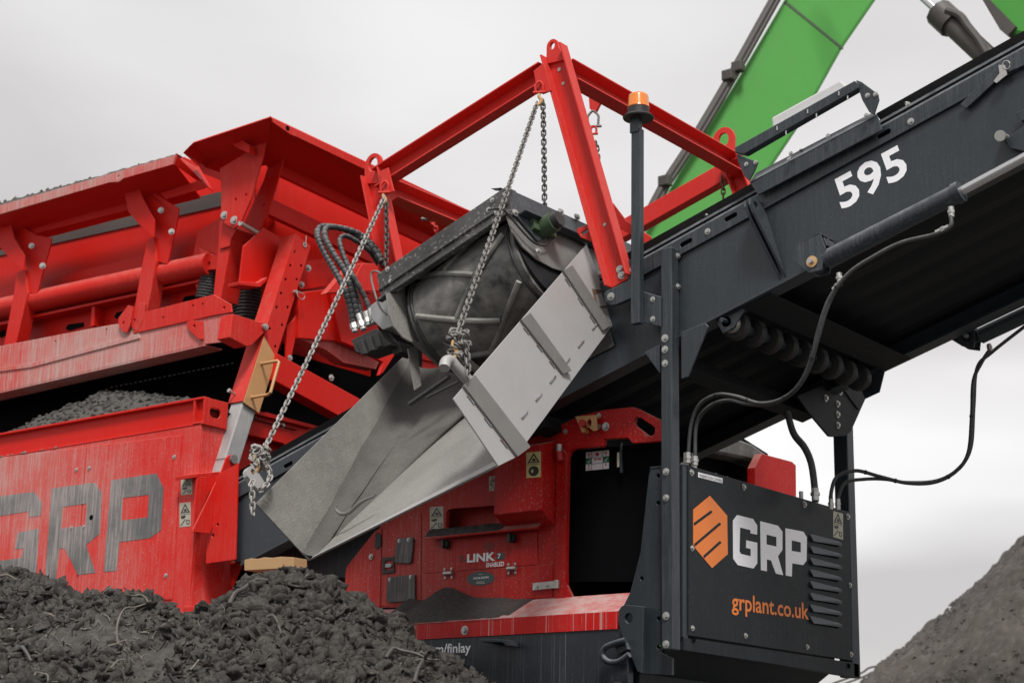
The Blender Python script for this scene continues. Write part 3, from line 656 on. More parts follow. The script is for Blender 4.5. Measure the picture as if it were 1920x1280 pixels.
# access door (thin, proud) with seam, hinges, knobs
DOOR = plate('access_door', z8([(470, 480), (1100, 425), (1105, 615), (470, 665)]), 'y', YE-.006, .004, M_rede, ENG, bevel=.002)
plate('lower_panel', z8([(456, 668), (1188, 612), (1188, 790), (1170, 800), (456, 838)]), 'y', YE-.005, .004, M_rede, ENG, bevel=.002)
plate('side_panel', z8([(225, 425), (448, 325), (446, 836), (215, 848)]), 'y', YE-.005, .004, M_rede, ENG, bevel=.002)
for c_ in ((600, 665), (958, 638)):
    m = MB(); a = hit(*z8([(c_[0]-24, c_[1])])[0], 'y', YE-.018); b = hit(*z8([(c_[0]+24, c_[1]-3)])[0], 'y', YE-.018); m.cyl(a, b, .012, 14)
    HG = part('hinge', m, M_zinc, ENG, smooth=True)
    bolts(z8([(c_[0]-18, c_[1]-24), (c_[0]+20, c_[1]-27), (c_[0]-16, c_[1]+24), (c_[0]+22, c_[1]+21)]), 'y', YE-.009, ENG, .006)
for c_ in ((595, 502), (968, 468)):
    p = hit(*z8([c_])[0], 'y', YE-.01); m = MB(); m.cyl(p, p-Y3*.03, .027, 20); m.box(p-Y3*.035, X3*.008, Y3*.012, Z3*.024); part('knob', m, M_rub, ENG, bevel=.002)
# strap hinge
STR = plate('strap_hinge', z8([(1075, 718), (1200, 705), (1200, 748), (1075, 760)]), 'y', YE-.022, .008, M_zinc, ENG)
m = MB(); p = hit(*z8([(1212, 702)])[0], 'y', YE-.02); q = hit(*z8([(1212, 748)])[0], 'y', YE-.02); m.cyl(p, q, .015, 16); part('hinge_knuckle', m, M_zinc, STR, smooth=True)
bolts(z8([(1100, 738), (1155, 733)]), 'y', YE-.022, ENG, .009)
# black rubber flaps and latch
for pl in ([(312, 468), (398, 460), (404, 470), (390, 600), (380, 608), (300, 605), (296, 595)], [(258, 685), (410, 670), (412, 810), (402, 818), (262, 828), (252, 818)]):
    fl = plate('rubber_flap', z8(pl), 'y', YE-.024, .012, paint('muddy rubber', (.02, .02, .021), .55, amt=.5, streak=1., speck=.6, up=.3, dust=(.17, .165, .16)) if 'muddy rubber' not in MATS else MATS['muddy rubber'], ENG, bevel=.003)
    bolts(z8([(pl[0][0]+14, pl[0][1]+14), (pl[1][0]-20, pl[1][1]+14)]), 'y', YE-.024, fl, .008)
LT = plate('latch', z8([(230, 575), (296, 570), (298, 660), (228, 668)]), 'y', YE-.014, .01, M_rub, ENG, holes=[H(z8([(246, 595), (286, 590), (286, 640), (246, 648)]), 'y', YE-.014)])
plate('latch_lever', z8([(246, 610), (276, 608), (282, 618), (276, 630), (246, 632)]), 'y', YE-.02, .012, M_galv, LT)
plate('grab_pad', z8([(190, 445), (205, 432), (220, 445), (220, 510), (208, 526), (186, 522)]), 'y', YE-.02, .016, M_rub, ENG)
bolts(z8([(168, 570)]), 'y', YE-.006, ENG, .013)
m = MB(); a = hit(*z8([(224, 415)])[0], 'y', YE-.008); b = hit(*z8([(214, 850)])[0], 'y', YE-.008); m.beam(a, b, X3, Y3, .012, .012); part('door_seam', m, M_rede, ENG)
# T-LINK lettering
p = hit(*z8([(708, 603)])[0], 'y', YE-.006); q = hit(*z8([(866, 592)])[0], 'y', YE-.006)
lettering('LINK', p, q-p, Z3*.049, -Y3, M_wht, DOOR, bold=.035, h=.002)
p = hit(*z8([(662, 603)])[0], 'y', YE-.006); q = hit(*z8([(704, 601)])[0], 'y', YE-.006)
lettering('T-', p, q-p, Z3*.036, -Y3, M_ink, DOOR, bold=.03, h=.002)
p = hit(*z8([(816, 630)])[0], 'y', YE-.006); q = hit(*z8([(916, 622)])[0], 'y', YE-.006)
lettering('ENABLED', p, q-p, Z3*.026, -Y3, M_wht, DOOR, bold=.02, h=.002)
decal('screen_badge', [z8([(876, 550), (912, 546), (917, 552), (915, 583), (878, 587), (872, 580)])], 'y', YE-.006, M_teal, DOOR)
p = hit(*z8([(879, 580)])[0], 'y', YE-.009); q = hit(*z8([(897, 578)])[0], 'y', YE-.009); lettering('7', p, q-p, Z3*.026, -Y3, M_wht, DOOR, bold=.01, h=.001)
m = MB(); cw = hit(*z8([(829, 540)])[0], 'y', YE-.008)
for r_, wd in ((.018, .006), (.034, .006), (.05, .006)):
    o_ = [cw+(X3*math.sin(t)*r_*1.1+Z3*math.cos(t)*r_) for t in np.linspace(-.95, .95, 10)]; i_ = [cw+(X3*math.sin(t)*(r_-wd)*1.1+Z3*math.cos(t)*(r_-wd)) for t in np.linspace(.95, -.95, 10)]
    m.prism(o_+i_, Y3*.001)
m.prism(circ(cw, Y3, .006, 10), Y3*.001); part('signal_symbol', m, M_ink, DOOR)
cm = z8([(783+78*math.cos(t), 693+40*math.sin(t)-.05*78*math.cos(t)) for t in np.linspace(0, 2*math.pi, 33)[:-1]])
OV = decal('oval_sticker', [cm], 'y', YE-.005, M_teal, ENG)
p = hit(*z8([(742, 699)])[0], 'y', YE-.008); q = hit(*z8([(828, 691)])[0], 'y', YE-.008); lettering('MOLSON', p, q-p, Z3*.013, -Y3, M_wht, OV, bold=.02, h=.001)
for (xx, yy, ww) in ((760, 714, 45), (757, 722, 50), (770, 672, 25)):
    p = hit(*z8([(xx, yy)])[0], 'y', YE-.008); q = hit(*z8([(xx+ww, yy-2)])[0], 'y', YE-.008); m = MB(); m.prism([p, q, q+Z3*.004, p+Z3*.004], Y3*.0005); part('fine_print', m, M_lbl, OV)
# emergency stop guard, header bolts, door header slot depth
plate('stop_guard', z6([(470, 160), (630, 148), (636, 265), (610, 272)]), 'y', YE-.05, .012, M_tan, ENG, holes=[H(z6([(560, 200), (580, 175), (595, 200), (590, 235), (570, 240)]), 'y', YE-.05)])
plate('stop_guard', z6([(470, 160), (500, 158), (545, 275), (525, 285)]), 'y', YE-.05, .05, M_tan, ENG)
m = MB(); p = hit(*z6([(556, 222)])[0], 'y', YE-.02); m.cyl(p, p-Y3*.045, .022, 18); part('stop_button', m, M_redl, ENG, smooth=True)
bolts(z6([(652, 155), (651, 241), (401, 275)]), 'y', YE, ENG, .011); bolts(z6([(704, 238)]), 'y', YE, ENG, .018)
m = MB(); p = hit(*z6([(355, 372)])[0], 'y', YE-.03); q = hit(*z6([(354, 425)])[0], 'y', YE-.03); m.cyl(p, q, .019, 16); HC = part('hinge_cylinder', m, M_zinc, ENG, smooth=True)
m = MB(); q2 = hit(*z6([(362, 495)])[0], 'y', YE-.03); m.cyl(q, q2, .021, 16); part('hinge_sleeve', m, M_redl, HC, smooth=True)
# chart on the dark bay panel
YI = YE+.12
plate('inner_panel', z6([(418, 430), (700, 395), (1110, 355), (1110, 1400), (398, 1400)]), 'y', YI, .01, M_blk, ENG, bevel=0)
CH = decal('operating_chart', [z6([(554, 431), (727, 413), (726, 552), (553, 568)])], 'y', YI, M_wht, ENG)
def zq(u, v):
    a = np.array([554, 431])*(1-u)+np.array([727, 413])*u; b = np.array([553, 568])*(1-u)+np.array([726, 552])*u; c = a*(1-v)+b*v; return (c[0], c[1])
decal('green_square', [z6([zq(0, .33), zq(.24, .33), zq(.24, .64), zq(0, .64)]), z6([zq(.74, .33), zq(1, .33), zq(1, .64), zq(.74, .64)])], 'y', YI, M_grn2, CH, .0032)
lines = [z6([zq(0, v), zq(1, v), zq(1, v+.02), zq(0, v+.02)]) for v in (.32, .65)]+[z6([zq(u, 0), zq(u+.012, 0), zq(u+.012, 1), zq(u, 1)]) for u in (.245, .73)]
decal('chart_lines', lines, 'y', YI, M_gry, CH, .004)
redp = [z6([zq(.07, .1), zq(.2, .1), zq(.2, .13), zq(.07, .13)]), z6([zq(.12, .14), zq(.15, .14), zq(.15, .28), zq(.12, .28)]), z6([zq(.80, .08), zq(.93, .08), zq(.93, .11), zq(.80, .11)]), z6([zq(.85, .12), zq(.88, .12), zq(.88, .26), zq(.85, .26)]),
        z6([zq(.12, .7), zq(.15, .7), zq(.15, .85), zq(.12, .85)]), z6([zq(.85, .7), zq(.88, .7), zq(.88, .85), zq(.85, .85)]), z6([zq(.07, .9), zq(.2, .9), zq(.2, .93), zq(.07, .93)]),
        z6([zq(.36, .4), zq(.47, .4), zq(.47, .47), zq(.36, .47)]), z6([zq(.52, .4), zq(.66, .4), zq(.66, .47), zq(.52, .47)]), z6([zq(.49+.07*math.cos(t), .17+.09*math.sin(t)) for t in np.linspace(0, 6.28, 11)[:-1]])]
decal('red_marks', redp, 'y', YI, M_redl, CH, .004)
decal('tick_marks', [z6([zq(u+.07, .5), zq(u+.11, .56), zq(u+.19, .4), zq(u+.2, .42), zq(u+.115, .6), zq(u+.06, .52)]) for u in (0., .74)], 'y', YI, M_wht, CH, .005)
plate('door_stay', z6([(806, 355), (818, 355), (822, 585), (806, 585)]), 'y', YI-.05, .02, M_navy, ENG); plate('stay_label', z6([(786, 432), (803, 430), (803, 540), (786, 545)]), 'y', YI-.05, .006, M_lbl, ENG)

# exhaust hood and red rear panel behind the control box
m = MB(); yh = 1.0
hp = H(zt([(210, 230), (400, 290), (560, 350), (660, 420), (690, 470), (640, 462), (520, 425), (390, 400), (215, 370)], 2.667, 1200, 700), 'x', -1.0)
m.prism(hp, -X3*.5); HOOD = part('exhaust_hood', m, M_belt, MACH, bevel=.02, smooth=True)
plate('rear_panel', zt([(575, 470), (610, 400), (760, 440), (780, 458), (782, 640), (575, 600)], 2.667, 1200, 700), 'x', -.9, .06, M_rede, MACH)
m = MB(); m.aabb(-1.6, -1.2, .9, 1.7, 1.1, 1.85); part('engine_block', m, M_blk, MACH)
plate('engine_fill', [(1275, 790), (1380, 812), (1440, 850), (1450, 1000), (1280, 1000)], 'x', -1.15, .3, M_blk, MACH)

# ---- GRP side cabinet ------------------------------------------------------
YC = 0.0
def z3(l): return zt(l, 3, 0, 853)
def z2(l): return zt(l, 3, 0, 600)
xcR = hit(370, 900, 'y', YC).x; zct = (hit(0, 853, 'y', YC).z+hit(343, 800, 'y', YC).z)/2; zcT = hit(360, 748, 'y', YC).z
m = MB(); m.aabb(-8.6, xcR, YC, YC+.012, .7, zct); m.aabb(xcR-.012, xcR, YC+.012, .34, .7, zct)
CAB = part('side_cabinet', m, M_redc, MACH, bevel=.005)
# top rail: channel set back, upper lip
m = MB(); m.aabb(-8.6, xcR-.03, YC+.03, YC+.042, zct-.01, zcT-.01); m.aabb(-8.6, xcR+.015, YC-.005, YC+.05, zcT-.012, zcT+.004); m.aabb(-8.6, xcR, YC-.004, YC+.03, zct-.012, zct)
part('top_rail', m, M_red, CAB, bevel=.003)
cz = hit(372, 796, 'y', YC).z
m = MB(); m.aabb(xcR-.085, xcR+.02, YC-.004, YC+.006, cz, zcT+.01)   # not full: corner casting
CC = MB(); 
sd_ = [Vector((xcR+.02, y, z)) for y, z in ((YC, cz), (YC+.21, cz), (YC+.21, zcT+.0), (YC, zcT+.0))]
CC.prism(sd_, -X3*.014, [slot(Vector((xcR+.02, YC+.1, (cz+zcT)/2)), Y3, X3, .03, .034)]); CC.aabb(xcR-.08, xcR+.02, YC-.004, YC+.004, cz, cz+.02); CC.aabb(xcR-.085, xcR-.075, YC-.003, YC+.08, cz, zcT)
CC.aabb(xcR-.08, xcR-.07, YC+.0, YC+.2, cz, zcT)
part('corner_casting', CC, M_redd, CAB, bevel=.003)
# door seams as real gaps covers: two door leaves laid proud
def leaf(nm, pts): return plate(nm, pts, 'y', YC-.007, .006, M_redc, CAB, bevel=.002)
lL = leaf('door', z3([(-400, 60), (483, -45), (425, 780), (-400, 880)]))
lR = leaf('door', z3([(489, -48), (1022, -112), (965, 810), (431, 840)]))
for p in z3([(430, 82), (403, 408)]): bolt(hit(*p, 'y', YC-.007), -Y3, lL, .0105)
for p in z3([(502, 73), (473, 402), (981, 10), (934, 676)]): bolt(hit(*p, 'y', YC-.007), -Y3, lR, .0105)
m = MB(); p = hit(*z3([(514, 350)])[0], 'y', YC-.0075); m.cyl(p, p-Y3*.0015, .02, 16); m.prism([p-Z3*.02-X3*.007, p-Z3*.055-X3*.006, p-Z3*.055+X3*.006, p-Z3*.02+X3*.007], -Y3*.001); part('keyhole', m, M_blk, lR)
gz = lambda l: l
Gc = [(-60, 938), (64, 921), (79, 942), (76, 966), (55, 969), (53, 958), (-30, 972), (-35, 1055), (40, 1045), (45, 1027), (28, 1029), (33, 998), (73, 990), (68, 1072), (55, 1090), (-60, 1100)]
Rc = [(97, 915), (177, 904), (191, 923), (187, 1003), (160, 1022), (180, 1073), (147, 1077), (122, 1030), (110, 1032), (97, 1095), (83, 1095)]
Rc = [(97, 915), (177, 904), (191, 923), (187, 1000), (161, 1021), (179, 1073), (146, 1077), (121, 1027), (111, 1028), (104, 1090), (83, 1093)]
Pc = z3([(625, 140), (880, 102), (920, 185), (905, 420), (845, 465), (672, 488), (655, 650), (583, 655)])
decal('lettering', [Gc, Rc, Pc], 'y', YC-.007, M_gry, CAB, holes={1: [[(117, 950), (163, 943), (160, 985), (114, 990)]], 2: [z3([(690, 240), (838, 222), (830, 348), (683, 366)])]})
warn_label(*z3([(1018, 138)])[0], *z3([(1080, 225)])[0], -.12, 'y', YC, CAB, M_lbl)
warn_label(*z3([(1010, 270)])[0], *z3([(1072, 405)])[0], -.12, 'y', YC, CAB, M_lbl)
m = MB(); m.aabb(-8.6, xcR-.04, .05, .06, .7, zcT-.03); part('inner_wall', m, M_blk, CAB)
# end details: bolted flange inside corner
plate('end_flange', z3([(1180, -130), (1330, 30), (1310, 840), (1165, 838)]), 'x', xcR-.12, .02, M_red, CAB, holes=[])
plate('end_shelf', z3([(1175, 590), (1290, 600), (1395, 585), (1395, 600), (1290, 612), (1175, 605)]), 'x', xcR-.05, .04, M_redd, CAB)
bolts(z3([(1188, 670), (1180, 815), (1228, 380), (1195, 447)]), 'x', xcR-.11, CAB, .016, n=X3)
plate('end_wall', z3([(1170, 600), (1370, 610), (1260, 870), (1160, 870)]), 'x', xcR-.1, .02, M_red, CAB)
plate('cabinet_foot', z3([(1030, 852), (1240, 838), (1215, 885), (1030, 880)]), 'y', YC-.03, .3, M_redd, CAB)

plate('end_cheek', [(389, 900), (446, 868), (441, 1048), (386, 1056)], 'y', .045, .012, M_redd, CAB, holes=[hole_c(408, 983, 'y', .045, .012), hole_c(399, 1003, 'y', .045, .014)])
# dark conveyor feed boot seen between cabinet and chute
plate('feed_boot', [(446, 905), (600, 830), (760, 800), (760, 1100), (438, 1052)], 'y', .42, .05, M_navd, CONV)
plate('feed_boot_lip', [(441, 925), (560, 905), (560, 912), (441, 932)], 'y', .41, .02, M_navy, CONV)

# ---- telescopic leg and bracket -------------------------------------------
XL = -3.50
def zg(l): return l
top = [(561, 440), (582, 459)]; 
hf = [(563, 441), (583, 459), (490, 768), (470, 757)]     # holes face, +X
o3 = H([(549.5, 437.5), (583, 459), (487, 770), (437, 748)], 'x', XL)
# direction of the leg on the x plane, width by holes face
pTop = hit(566, 452, 'x', XL); pBot = hit(468, 762, 'x', XL); dl = (pTop-pBot).normalized(); wl = dl.cross(X3).normalized()
if wl.y < 0: wl = -wl
e1 = hit(555.5, 438, 'x', XL); e2 = hit(583, 460, 'x', XL); wd = abs((e2-e1).dot(wl)); 
e3 = hit(447, 748, 'x', XL)
off = (e1-pBot).dot(wl)
p0 = pBot+wl*(off); 
Lm = (e1-p0).dot(dl)
cyl_len = (e1-hit(456, 751, 'x', XL)).dot(dl)
hb = e1-dl*cyl_len
holes_px = [z for z in zt([(975, 460), (924, 625), (1055, 628), (870, 790), (1002, 792), (815, 958), (760, 1125), (892, 1125)], 6.4, 400, 400)]+zt([(565, 85), (688, 47), (492, 302), (620, 262)], 5.333, 400, 600)
m = MB()
face = [hb, hb+wl*wd, e1+wl*wd, e1]
tw = .145
m.prism(face, -X3*.008, [circ(hit(a, b, 'x', XL), X3, .0115, 12) for a, b in holes_px])
m.prism([hb-X3*tw, hb-X3*.008, e1-X3*.008, e1-X3*tw], wl*.008); m.prism([hb-X3*tw+wl*(wd-.008), hb-X3*.008+wl*(wd-.008), e1-X3*.008+wl*(wd-.008), e1-X3*tw+wl*(wd-.008)], wl*.008)
m.prism([hb-X3*(tw-.001)+wl*.008, hb-X3*(tw-.001)+wl*(wd-.008), e1-X3*(tw-.001)+wl*(wd-.008), e1-X3*(tw-.001)+wl*.008], X3*.007)
LEG = part('telescopic_leg', m, M_redd, MACH)
ib = hb-dl*.62
m = MB(); m.box((ib+hb+dl*.25)/2+wl*wd/2-X3*tw/2, (hb+dl*.25-ib)/2, wl*(wd/2-.014), X3*(tw/2-.014)); INN = part('inner_tube', m, M_galv, LEG, bevel=.008)
pl = H(zt([(470, 325), (580, 395), (445, 905), (305, 800)], 5.333, 400, 600), 'x', XL+.006)
pc0 = hb-dl*.012; 
m = MB(); m.prism([pc0+X3*.006+wl*.002, pc0+X3*.006+wl*(wd+.0)-dl*.0, hb+X3*.006+wl*wd+dl*.42, hb+X3*.006+wl*.002+dl*.50], -X3*.005)
PLT = part('locking_plate', m, M_tan, LEG, bevel=.002)
hA = hit(490, 682, 'x', XL+.006); hB = hit(472, 745, 'x', XL+.006)
ou = X3*.17
m = MB(); m.tube([hA, hA+ou*.9, hA+ou*1.02-dl*.012, hB+ou*1.02+dl*.012, hB+ou*.9, hB], .011, 10); part('handle', m, M_tan, LEG, smooth=True)
m = MB(); q = hb+dl*.06-X3*.1; m.cyl(q, q-wl*.05, .008, 8); m.cyl(q-wl*.05, q-wl*.065, .015, 6); part('clamp_bolt', m, M_zinc, LEG)
pp_ = hit(571, 459, 'x', XL); m = MB(); m.annulus(pp_+X3*.006, X3, .018, .009, .006); m.tube([pp_+X3*.01, pp_+X3*.012+Z3*.04, pp_+X3*.012+Z3*.065], .003, 6); part('lynch_pin', m, M_zinc, LEG, smooth=True)
pp_ = hit(551, 548, 'x', XL); m = MB(); m.cyl(pp_, pp_+X3*.03, .013, 14)
m.tube(spline([pp_+X3*.03+Z3*.0, pp_+X3*.034-Z3*.035+Y3*.01, pp_+X3*.034-Z3*.045+Y3*.05, pp_+X3*.034-Z3*.02+Y3*.075, pp_+X3*.034+Z3*.0+Y3*.05, pp_+X3*.03+Z3*.002+Y3*.005], 5), .0035, 6); part('lynch_pin', m, M_zinc, LEG, smooth=True)
# foot bracket
pin = hit(435, 861, 'x', XL+.03)
m = MB()
bp = zt([(1290, 757), (1320, 757), (1335, 790), (1348, 855), (1345, 890), (1180, 1200), (1085, 1190), (1090, 1170), (1245, 850), (1272, 775)], 3, 0, 600)
m.prism(H(bp, 'x', XL+.03), -X3*.012, [])
BRK = part('foot_bracket', m, M_redd, LEG, bevel=.003)
m = MB(); m.prism(H(zt([(1180, 765), (1200, 790), (1200, 860), (1120, 870)], 3, 0, 600), 'x', XL-tw-.03), -X3*.012); m.prism(H(zt([(1105, 862), (1245, 850), (1262, 868), (1105, 884)], 3, 0, 600), 'x', XL-.02), -X3*.2); 
m.prism(H(zt([(1110, 884), (1225, 866), (1180, 960), (1085, 1185)], 3, 0, 600), 'x', XL-.02), -X3*.014); part('bracket_web', m, M_redd, LEG, bevel=.003)
m = MB(); m.cyl(pin-X3*.26, pin+X3*.018, .024, 20); m.cyl(pin+X3*.018, pin+X3*.024, .03, 20); part('pivot_pin', m, M_stb, LEG, smooth=True)

# ---- long lower beam of the screen box -------------------------------------
YS = .35
def b_(x, y): return hit(x, y, 'y', YS)
zT = (b_(0, 660).z*0+b_(300, 588).z); 
lt, rt_, rb_, lb_ = b_(-60, 663), b_(425, 590-22), b_(440, 668), b_(-60, 735)
bt = H([(-60, 660), (200, 610), (248, 603), (268, 588), (270, 586), (403, 560), (430, 590), (427, 640), (385, 645), (-60, 748)], 'y', YS)
m = MB(); m.prism(bt, Y3*.012)
m.prism([hit(-60, 748, 'y', YS), hit(385, 645, 'y', YS), hit(385, 645, 'y', YS)+Y3*.16+Z3*.0, hit(-60, 748, 'y', YS)+Y3*.16], -Z3*.012)
SCB = part('screen_frame', m, M_redb, MACH, bevel=.004)
# lower flat of the beam (fold)
plate('beam_fold', [(-60, 697), (60, 680), (260, 625), (262, 634), (60, 688), (-60, 705)], 'y', YS-.01, .01, M_redb, SCB, bevel=.002)
# end block with ear
e = zt([(1310, 1170), (1480, 1215), (1500, 1225), (1505, 1250), (1415, 1340), (1300, 1300), (1290, 1290)], 3, 0, 200)
XE = XL+.012
EB = plate('beam_end', [(437, 588), (485, 603), (497, 604), (503, 613), (497, 622), (472, 647), (462, 649), (430, 632)], 'x', XE, .12, M_redd, SCB, bevel=.004)
m = MB(); p = hit(495, 613, 'x', XE); m.cyl(p, p+X3*.02, .022, 20); m.cyl(p+X3*.02, p+X3*.03, .014, 6); part('pivot_pin', m, M_zinc, SCB)
def ear(nm, pts, y, t=.016, hole=None, ax='y', mat=None): return plate(nm, pts, ax, y, t, mat or M_redd, SCB, holes=[hole_c(*hole, ax, y, .012)] if hole else [], bevel=.003)
ear('lug', [(240, 572), (250, 575), (245, 605), (238, 623), (230, 622), (222, 608), (222, 596)], YS-.03, hole=(231, 605))
ear('lug', [(262, 567), (273, 570), (268, 600), (258, 620), (250, 618), (242, 605), (243, 592)], YS-.015, hole=(252, 600))
ear('lug', [(350, 603), (360, 600), (378, 602), (380, 636), (372, 636), (355, 620), (350, 612)], YS-.02, hole=(364, 611))
ear('saddle_plate', [(258, 588), (400, 552), (402, 553), (432, 570), (434, 585), (405, 590), (250, 625)], YS-.012, hole=(420, 577))
m = MB()
for (a, b) in ((104, 639), (187, 605), (203, 602), (200, 617), (306, 594), (362, 572), (380, 569)): p = hit(a, b, 'y', YS-.013); m.cyl(p, p-Y3*.0015, .007, 10)
part('bolt_hole', m, M_blk, SCB)
# screen box side wall behind, pipe, ribs
YW2 = .62
WL = plate('screen_side', [(-60, 560), (420, 440), (480, 470), (470, 640), (380, 655), (-60, 700)], 'y', YW2, .03, M_red, SCB)
for (a, b) in ((30, 650), (130, 630), (240, 600), (150, 628)):
    pass
m = MB()
for i_, (a, b, rr_) in enumerate(((140, 612, 17), (357, 560, 15), (225, 590, 10), (10, 625, 14))):
    q = [(a-rr_, b+4), (a-rr_*.7, b-4), (a+rr_, b-8), (a+rr_, b), (a-rr_*.6, b+8)]; m.prism(H(q, 'y', YW2-.004), -Y3*.002)
part('inspection_hole', m, M_blk, SCB)
m = MB(); m.prism(H([(-60, 617), (380, 523), (380, 527), (-60, 622)], 'y', YW2-.12), Y3*.12); m.prism(H([(172, 575), (178, 573), (176, 610), (170, 612)], 'y', YW2-.1), Y3*.1)
part('ledge_flange', m, M_red, SCB)
m = MB(); pa, pb = hit(-80, 596, 'y', .50), hit(396, 495, 'y', .50); m.cyl(pa, pb, .085, 28); part('cross_tube', m, M_redd, SCB, smooth=True)

# ---- hopper ----------------------------------------------------------------
HY = .72
zH0 = hit(200, 520, 'y', HY).z; 
m = MB(); m.prism(H([(-80, 430), (322, 318), (330, 299), (345, 294), (400, 318), (425, 330), (500, 292), (515, 320), (512, 420), (462, 470), (455, 650), (-80, 700)], 'y', HY), Y3*.02)
HOP = part('hopper', m, M_red, MACH, bevel=.004)
# liner strip seen in the gap
m = MB(); m.prism(H([(-80, 497), (-80, 470), (420, 358), (420, 385)], 'y', HY-.012), Y3*.008); part('worn_liner', m, M_brn, HOP)
# left wing: underside sheet from lip down to body
def loft(a, b, t, nrm):
    m = MB(); k = len(a); m.add(list(a)+list(b)+[p+nrm*t for p in a]+[p+nrm*t for p in b],
      [(i, i+1, k+i+1, k+i) for i in range(k-1)]+[(2*k+k+i, 2*k+k+i+1, 2*k+i+1, 2*k+i) for i in range(k-1)]+[(0, k, 3*k, 2*k), (k-1, 3*k-1, 4*k-1, 2*k-1)]+[(i, 2*k+i, 2*k+i+1, i+1) for i in range(k-1)]+[(k+i, k+i+1, 3*k+i+1, 3*k+i) for i in range(k-1)]); return m
YL = .18
WG = loft(H([(-60, 418), (205, 342), (325, 308)], 'y', YL), H([(-60, 485), (205, 415), (375, 372)], 'y', .60), .014, Z3*.9+Y3*.4)
WG = part('wing_plate', WG, M_red, HOP)
m = MB(); m.prism(H([(-60, 402), (150, 342), (330, 290), (325, 308), (232, 334), (222, 341), (205, 342), (-60, 419)], 'y', YL), Y3*.014, [hole_c(222, 331, 'y', YL, .011)])
part('wing_lip', m, M_redb, WG, bevel=.002)
m = loft([hit(330, 290, 'y', YL), hit(325, 308, 'y', YL)], [hit(372, 315, 'y', .5), hit(400, 360, 'y', .6)], .012, Z3); part('wing_end', m, M_red, WG)
plate('wing_rib', [(300, 362), (378, 336), (385, 352), (310, 374)], 'y', .42, .012, M_red, WG)
plate('wing_rib', [(-60, 448), (245, 372), (245, 392), (-60, 470)], 'y', .45, .012, M_red, WG)
# dirt crumbs along the wing top
up_pts = [hit(-60+390*t, 402-112*t, 'y', YL+.002) for t in np.linspace(0, 1, 90)]
m = MB(); hts = [max(.002, (.020*(1-t)+.004)*(.6+1.1*abs(noise.noise(p*7)))+.008*noise.noise(p*30)) for p, t in zip(up_pts, np.linspace(0, 1, 90))]
vs = [];
for p, h_ in zip(up_pts, hts): vs += [p-Z3*.004, p+Z3*h_, p+Z3*h_*1.1+Y3*.04, p-Z3*.004+Y3*.06]
m.add(vs, [(i*4+j, i*4+j+1, (i+1)*4+j+1, (i+1)*4+j) for i in range(89) for j in range(3)]+[(i*4+3, i*4, (i+1)*4, (i+1)*4+3) for i in range(89)])
tag(part('dust_ridge', m, M_fine, WG, smooth=True), kind='stuff')
m = MB(); rr = random.Random(5)
for i in range(60):
    t = rr.random()**1.3; p = hit(-20+350*t, 386-96*t*1.0-0+0, 'y', YL+.02)+Vector((0, rr.random()*.05, .012+rr.random()*.006*(1-t))); s_ = (.005+.012*rr.random())*(1.25-t)
    m.add([p+Vector((s_*math.cos(a)*1.6, s_*math.sin(a), -s_*.6)) for a in (0, 1.3, 2.5, 3.8, 5)]+[p+Z3*s_*.75+X3*s_*.3], [(0, 1, 5), (1, 2, 5), (2, 3, 5), (3, 4, 5), (4, 0, 5), (4, 3, 2, 1, 0)])
tag(part('crumbs', m, M_fine, WG, smooth=True), kind='stuff')
# struts: channel arm plus flared gusset pair
def strut(post, facepl, g1, g2, bl, y):
    P = H(post, 'y', y); m = MB(); m.prism(P, Y3*.11)
    st_ = part('wing_strut', m, M_redd, HOP, bevel=.004)
    for k, g in enumerate((g1, g2)):
        if g: plate('gusset', g, 'y', y+(.02 if k else -.06), .012, M_redd if False else M_red, st_, bevel=.003)
    for b in bl: bolt(hit(b[0], b[1], 'y', y-.012), (X3*.6-Y3*.8), st_, .017)
    return st_
def z1(l): return zt(l, 3, 0, 200)
# middle strut
strut(z1([(725, 1290), (760, 1110), (800, 880), (830, 745), (865, 730), (880, 870), (825, 1160), (812, 1290)]), z1([(880, 870), (938, 888), (885, 1190), (822, 1160)]),
      z1([(620, 425), (720, 395), (775, 425), (800, 510), (870, 640), (865, 735), (780, 660), (720, 590), (700, 490), (660, 440)]),
      z1([(720, 400), (830, 460), (920, 520), (1005, 570), (1000, 620), (975, 740), (940, 885), (880, 868), (862, 640), (805, 510), (780, 430)]), z1([(905, 583), (965, 703)]), .40)
strut(z1([(20, 1350), (75, 1060), (95, 930), (140, 915), (155, 1050), (95, 1310), (85, 1350)]), z1([(155, 1045), (210, 1062), (160, 1330), (90, 1310)]),
      z1([(-90, 600), (0, 610), (60, 660), (80, 740), (140, 840), (130, 920), (60, 860), (0, 790), (-20, 700)]),
      z1([(-10, 600), (100, 660), (200, 720), (290, 740), (280, 790), (250, 900), (205, 1060), (155, 1040), (140, 840), (85, 740), (55, 650)]), z1([(178, 783), (240, 895)]), .40)
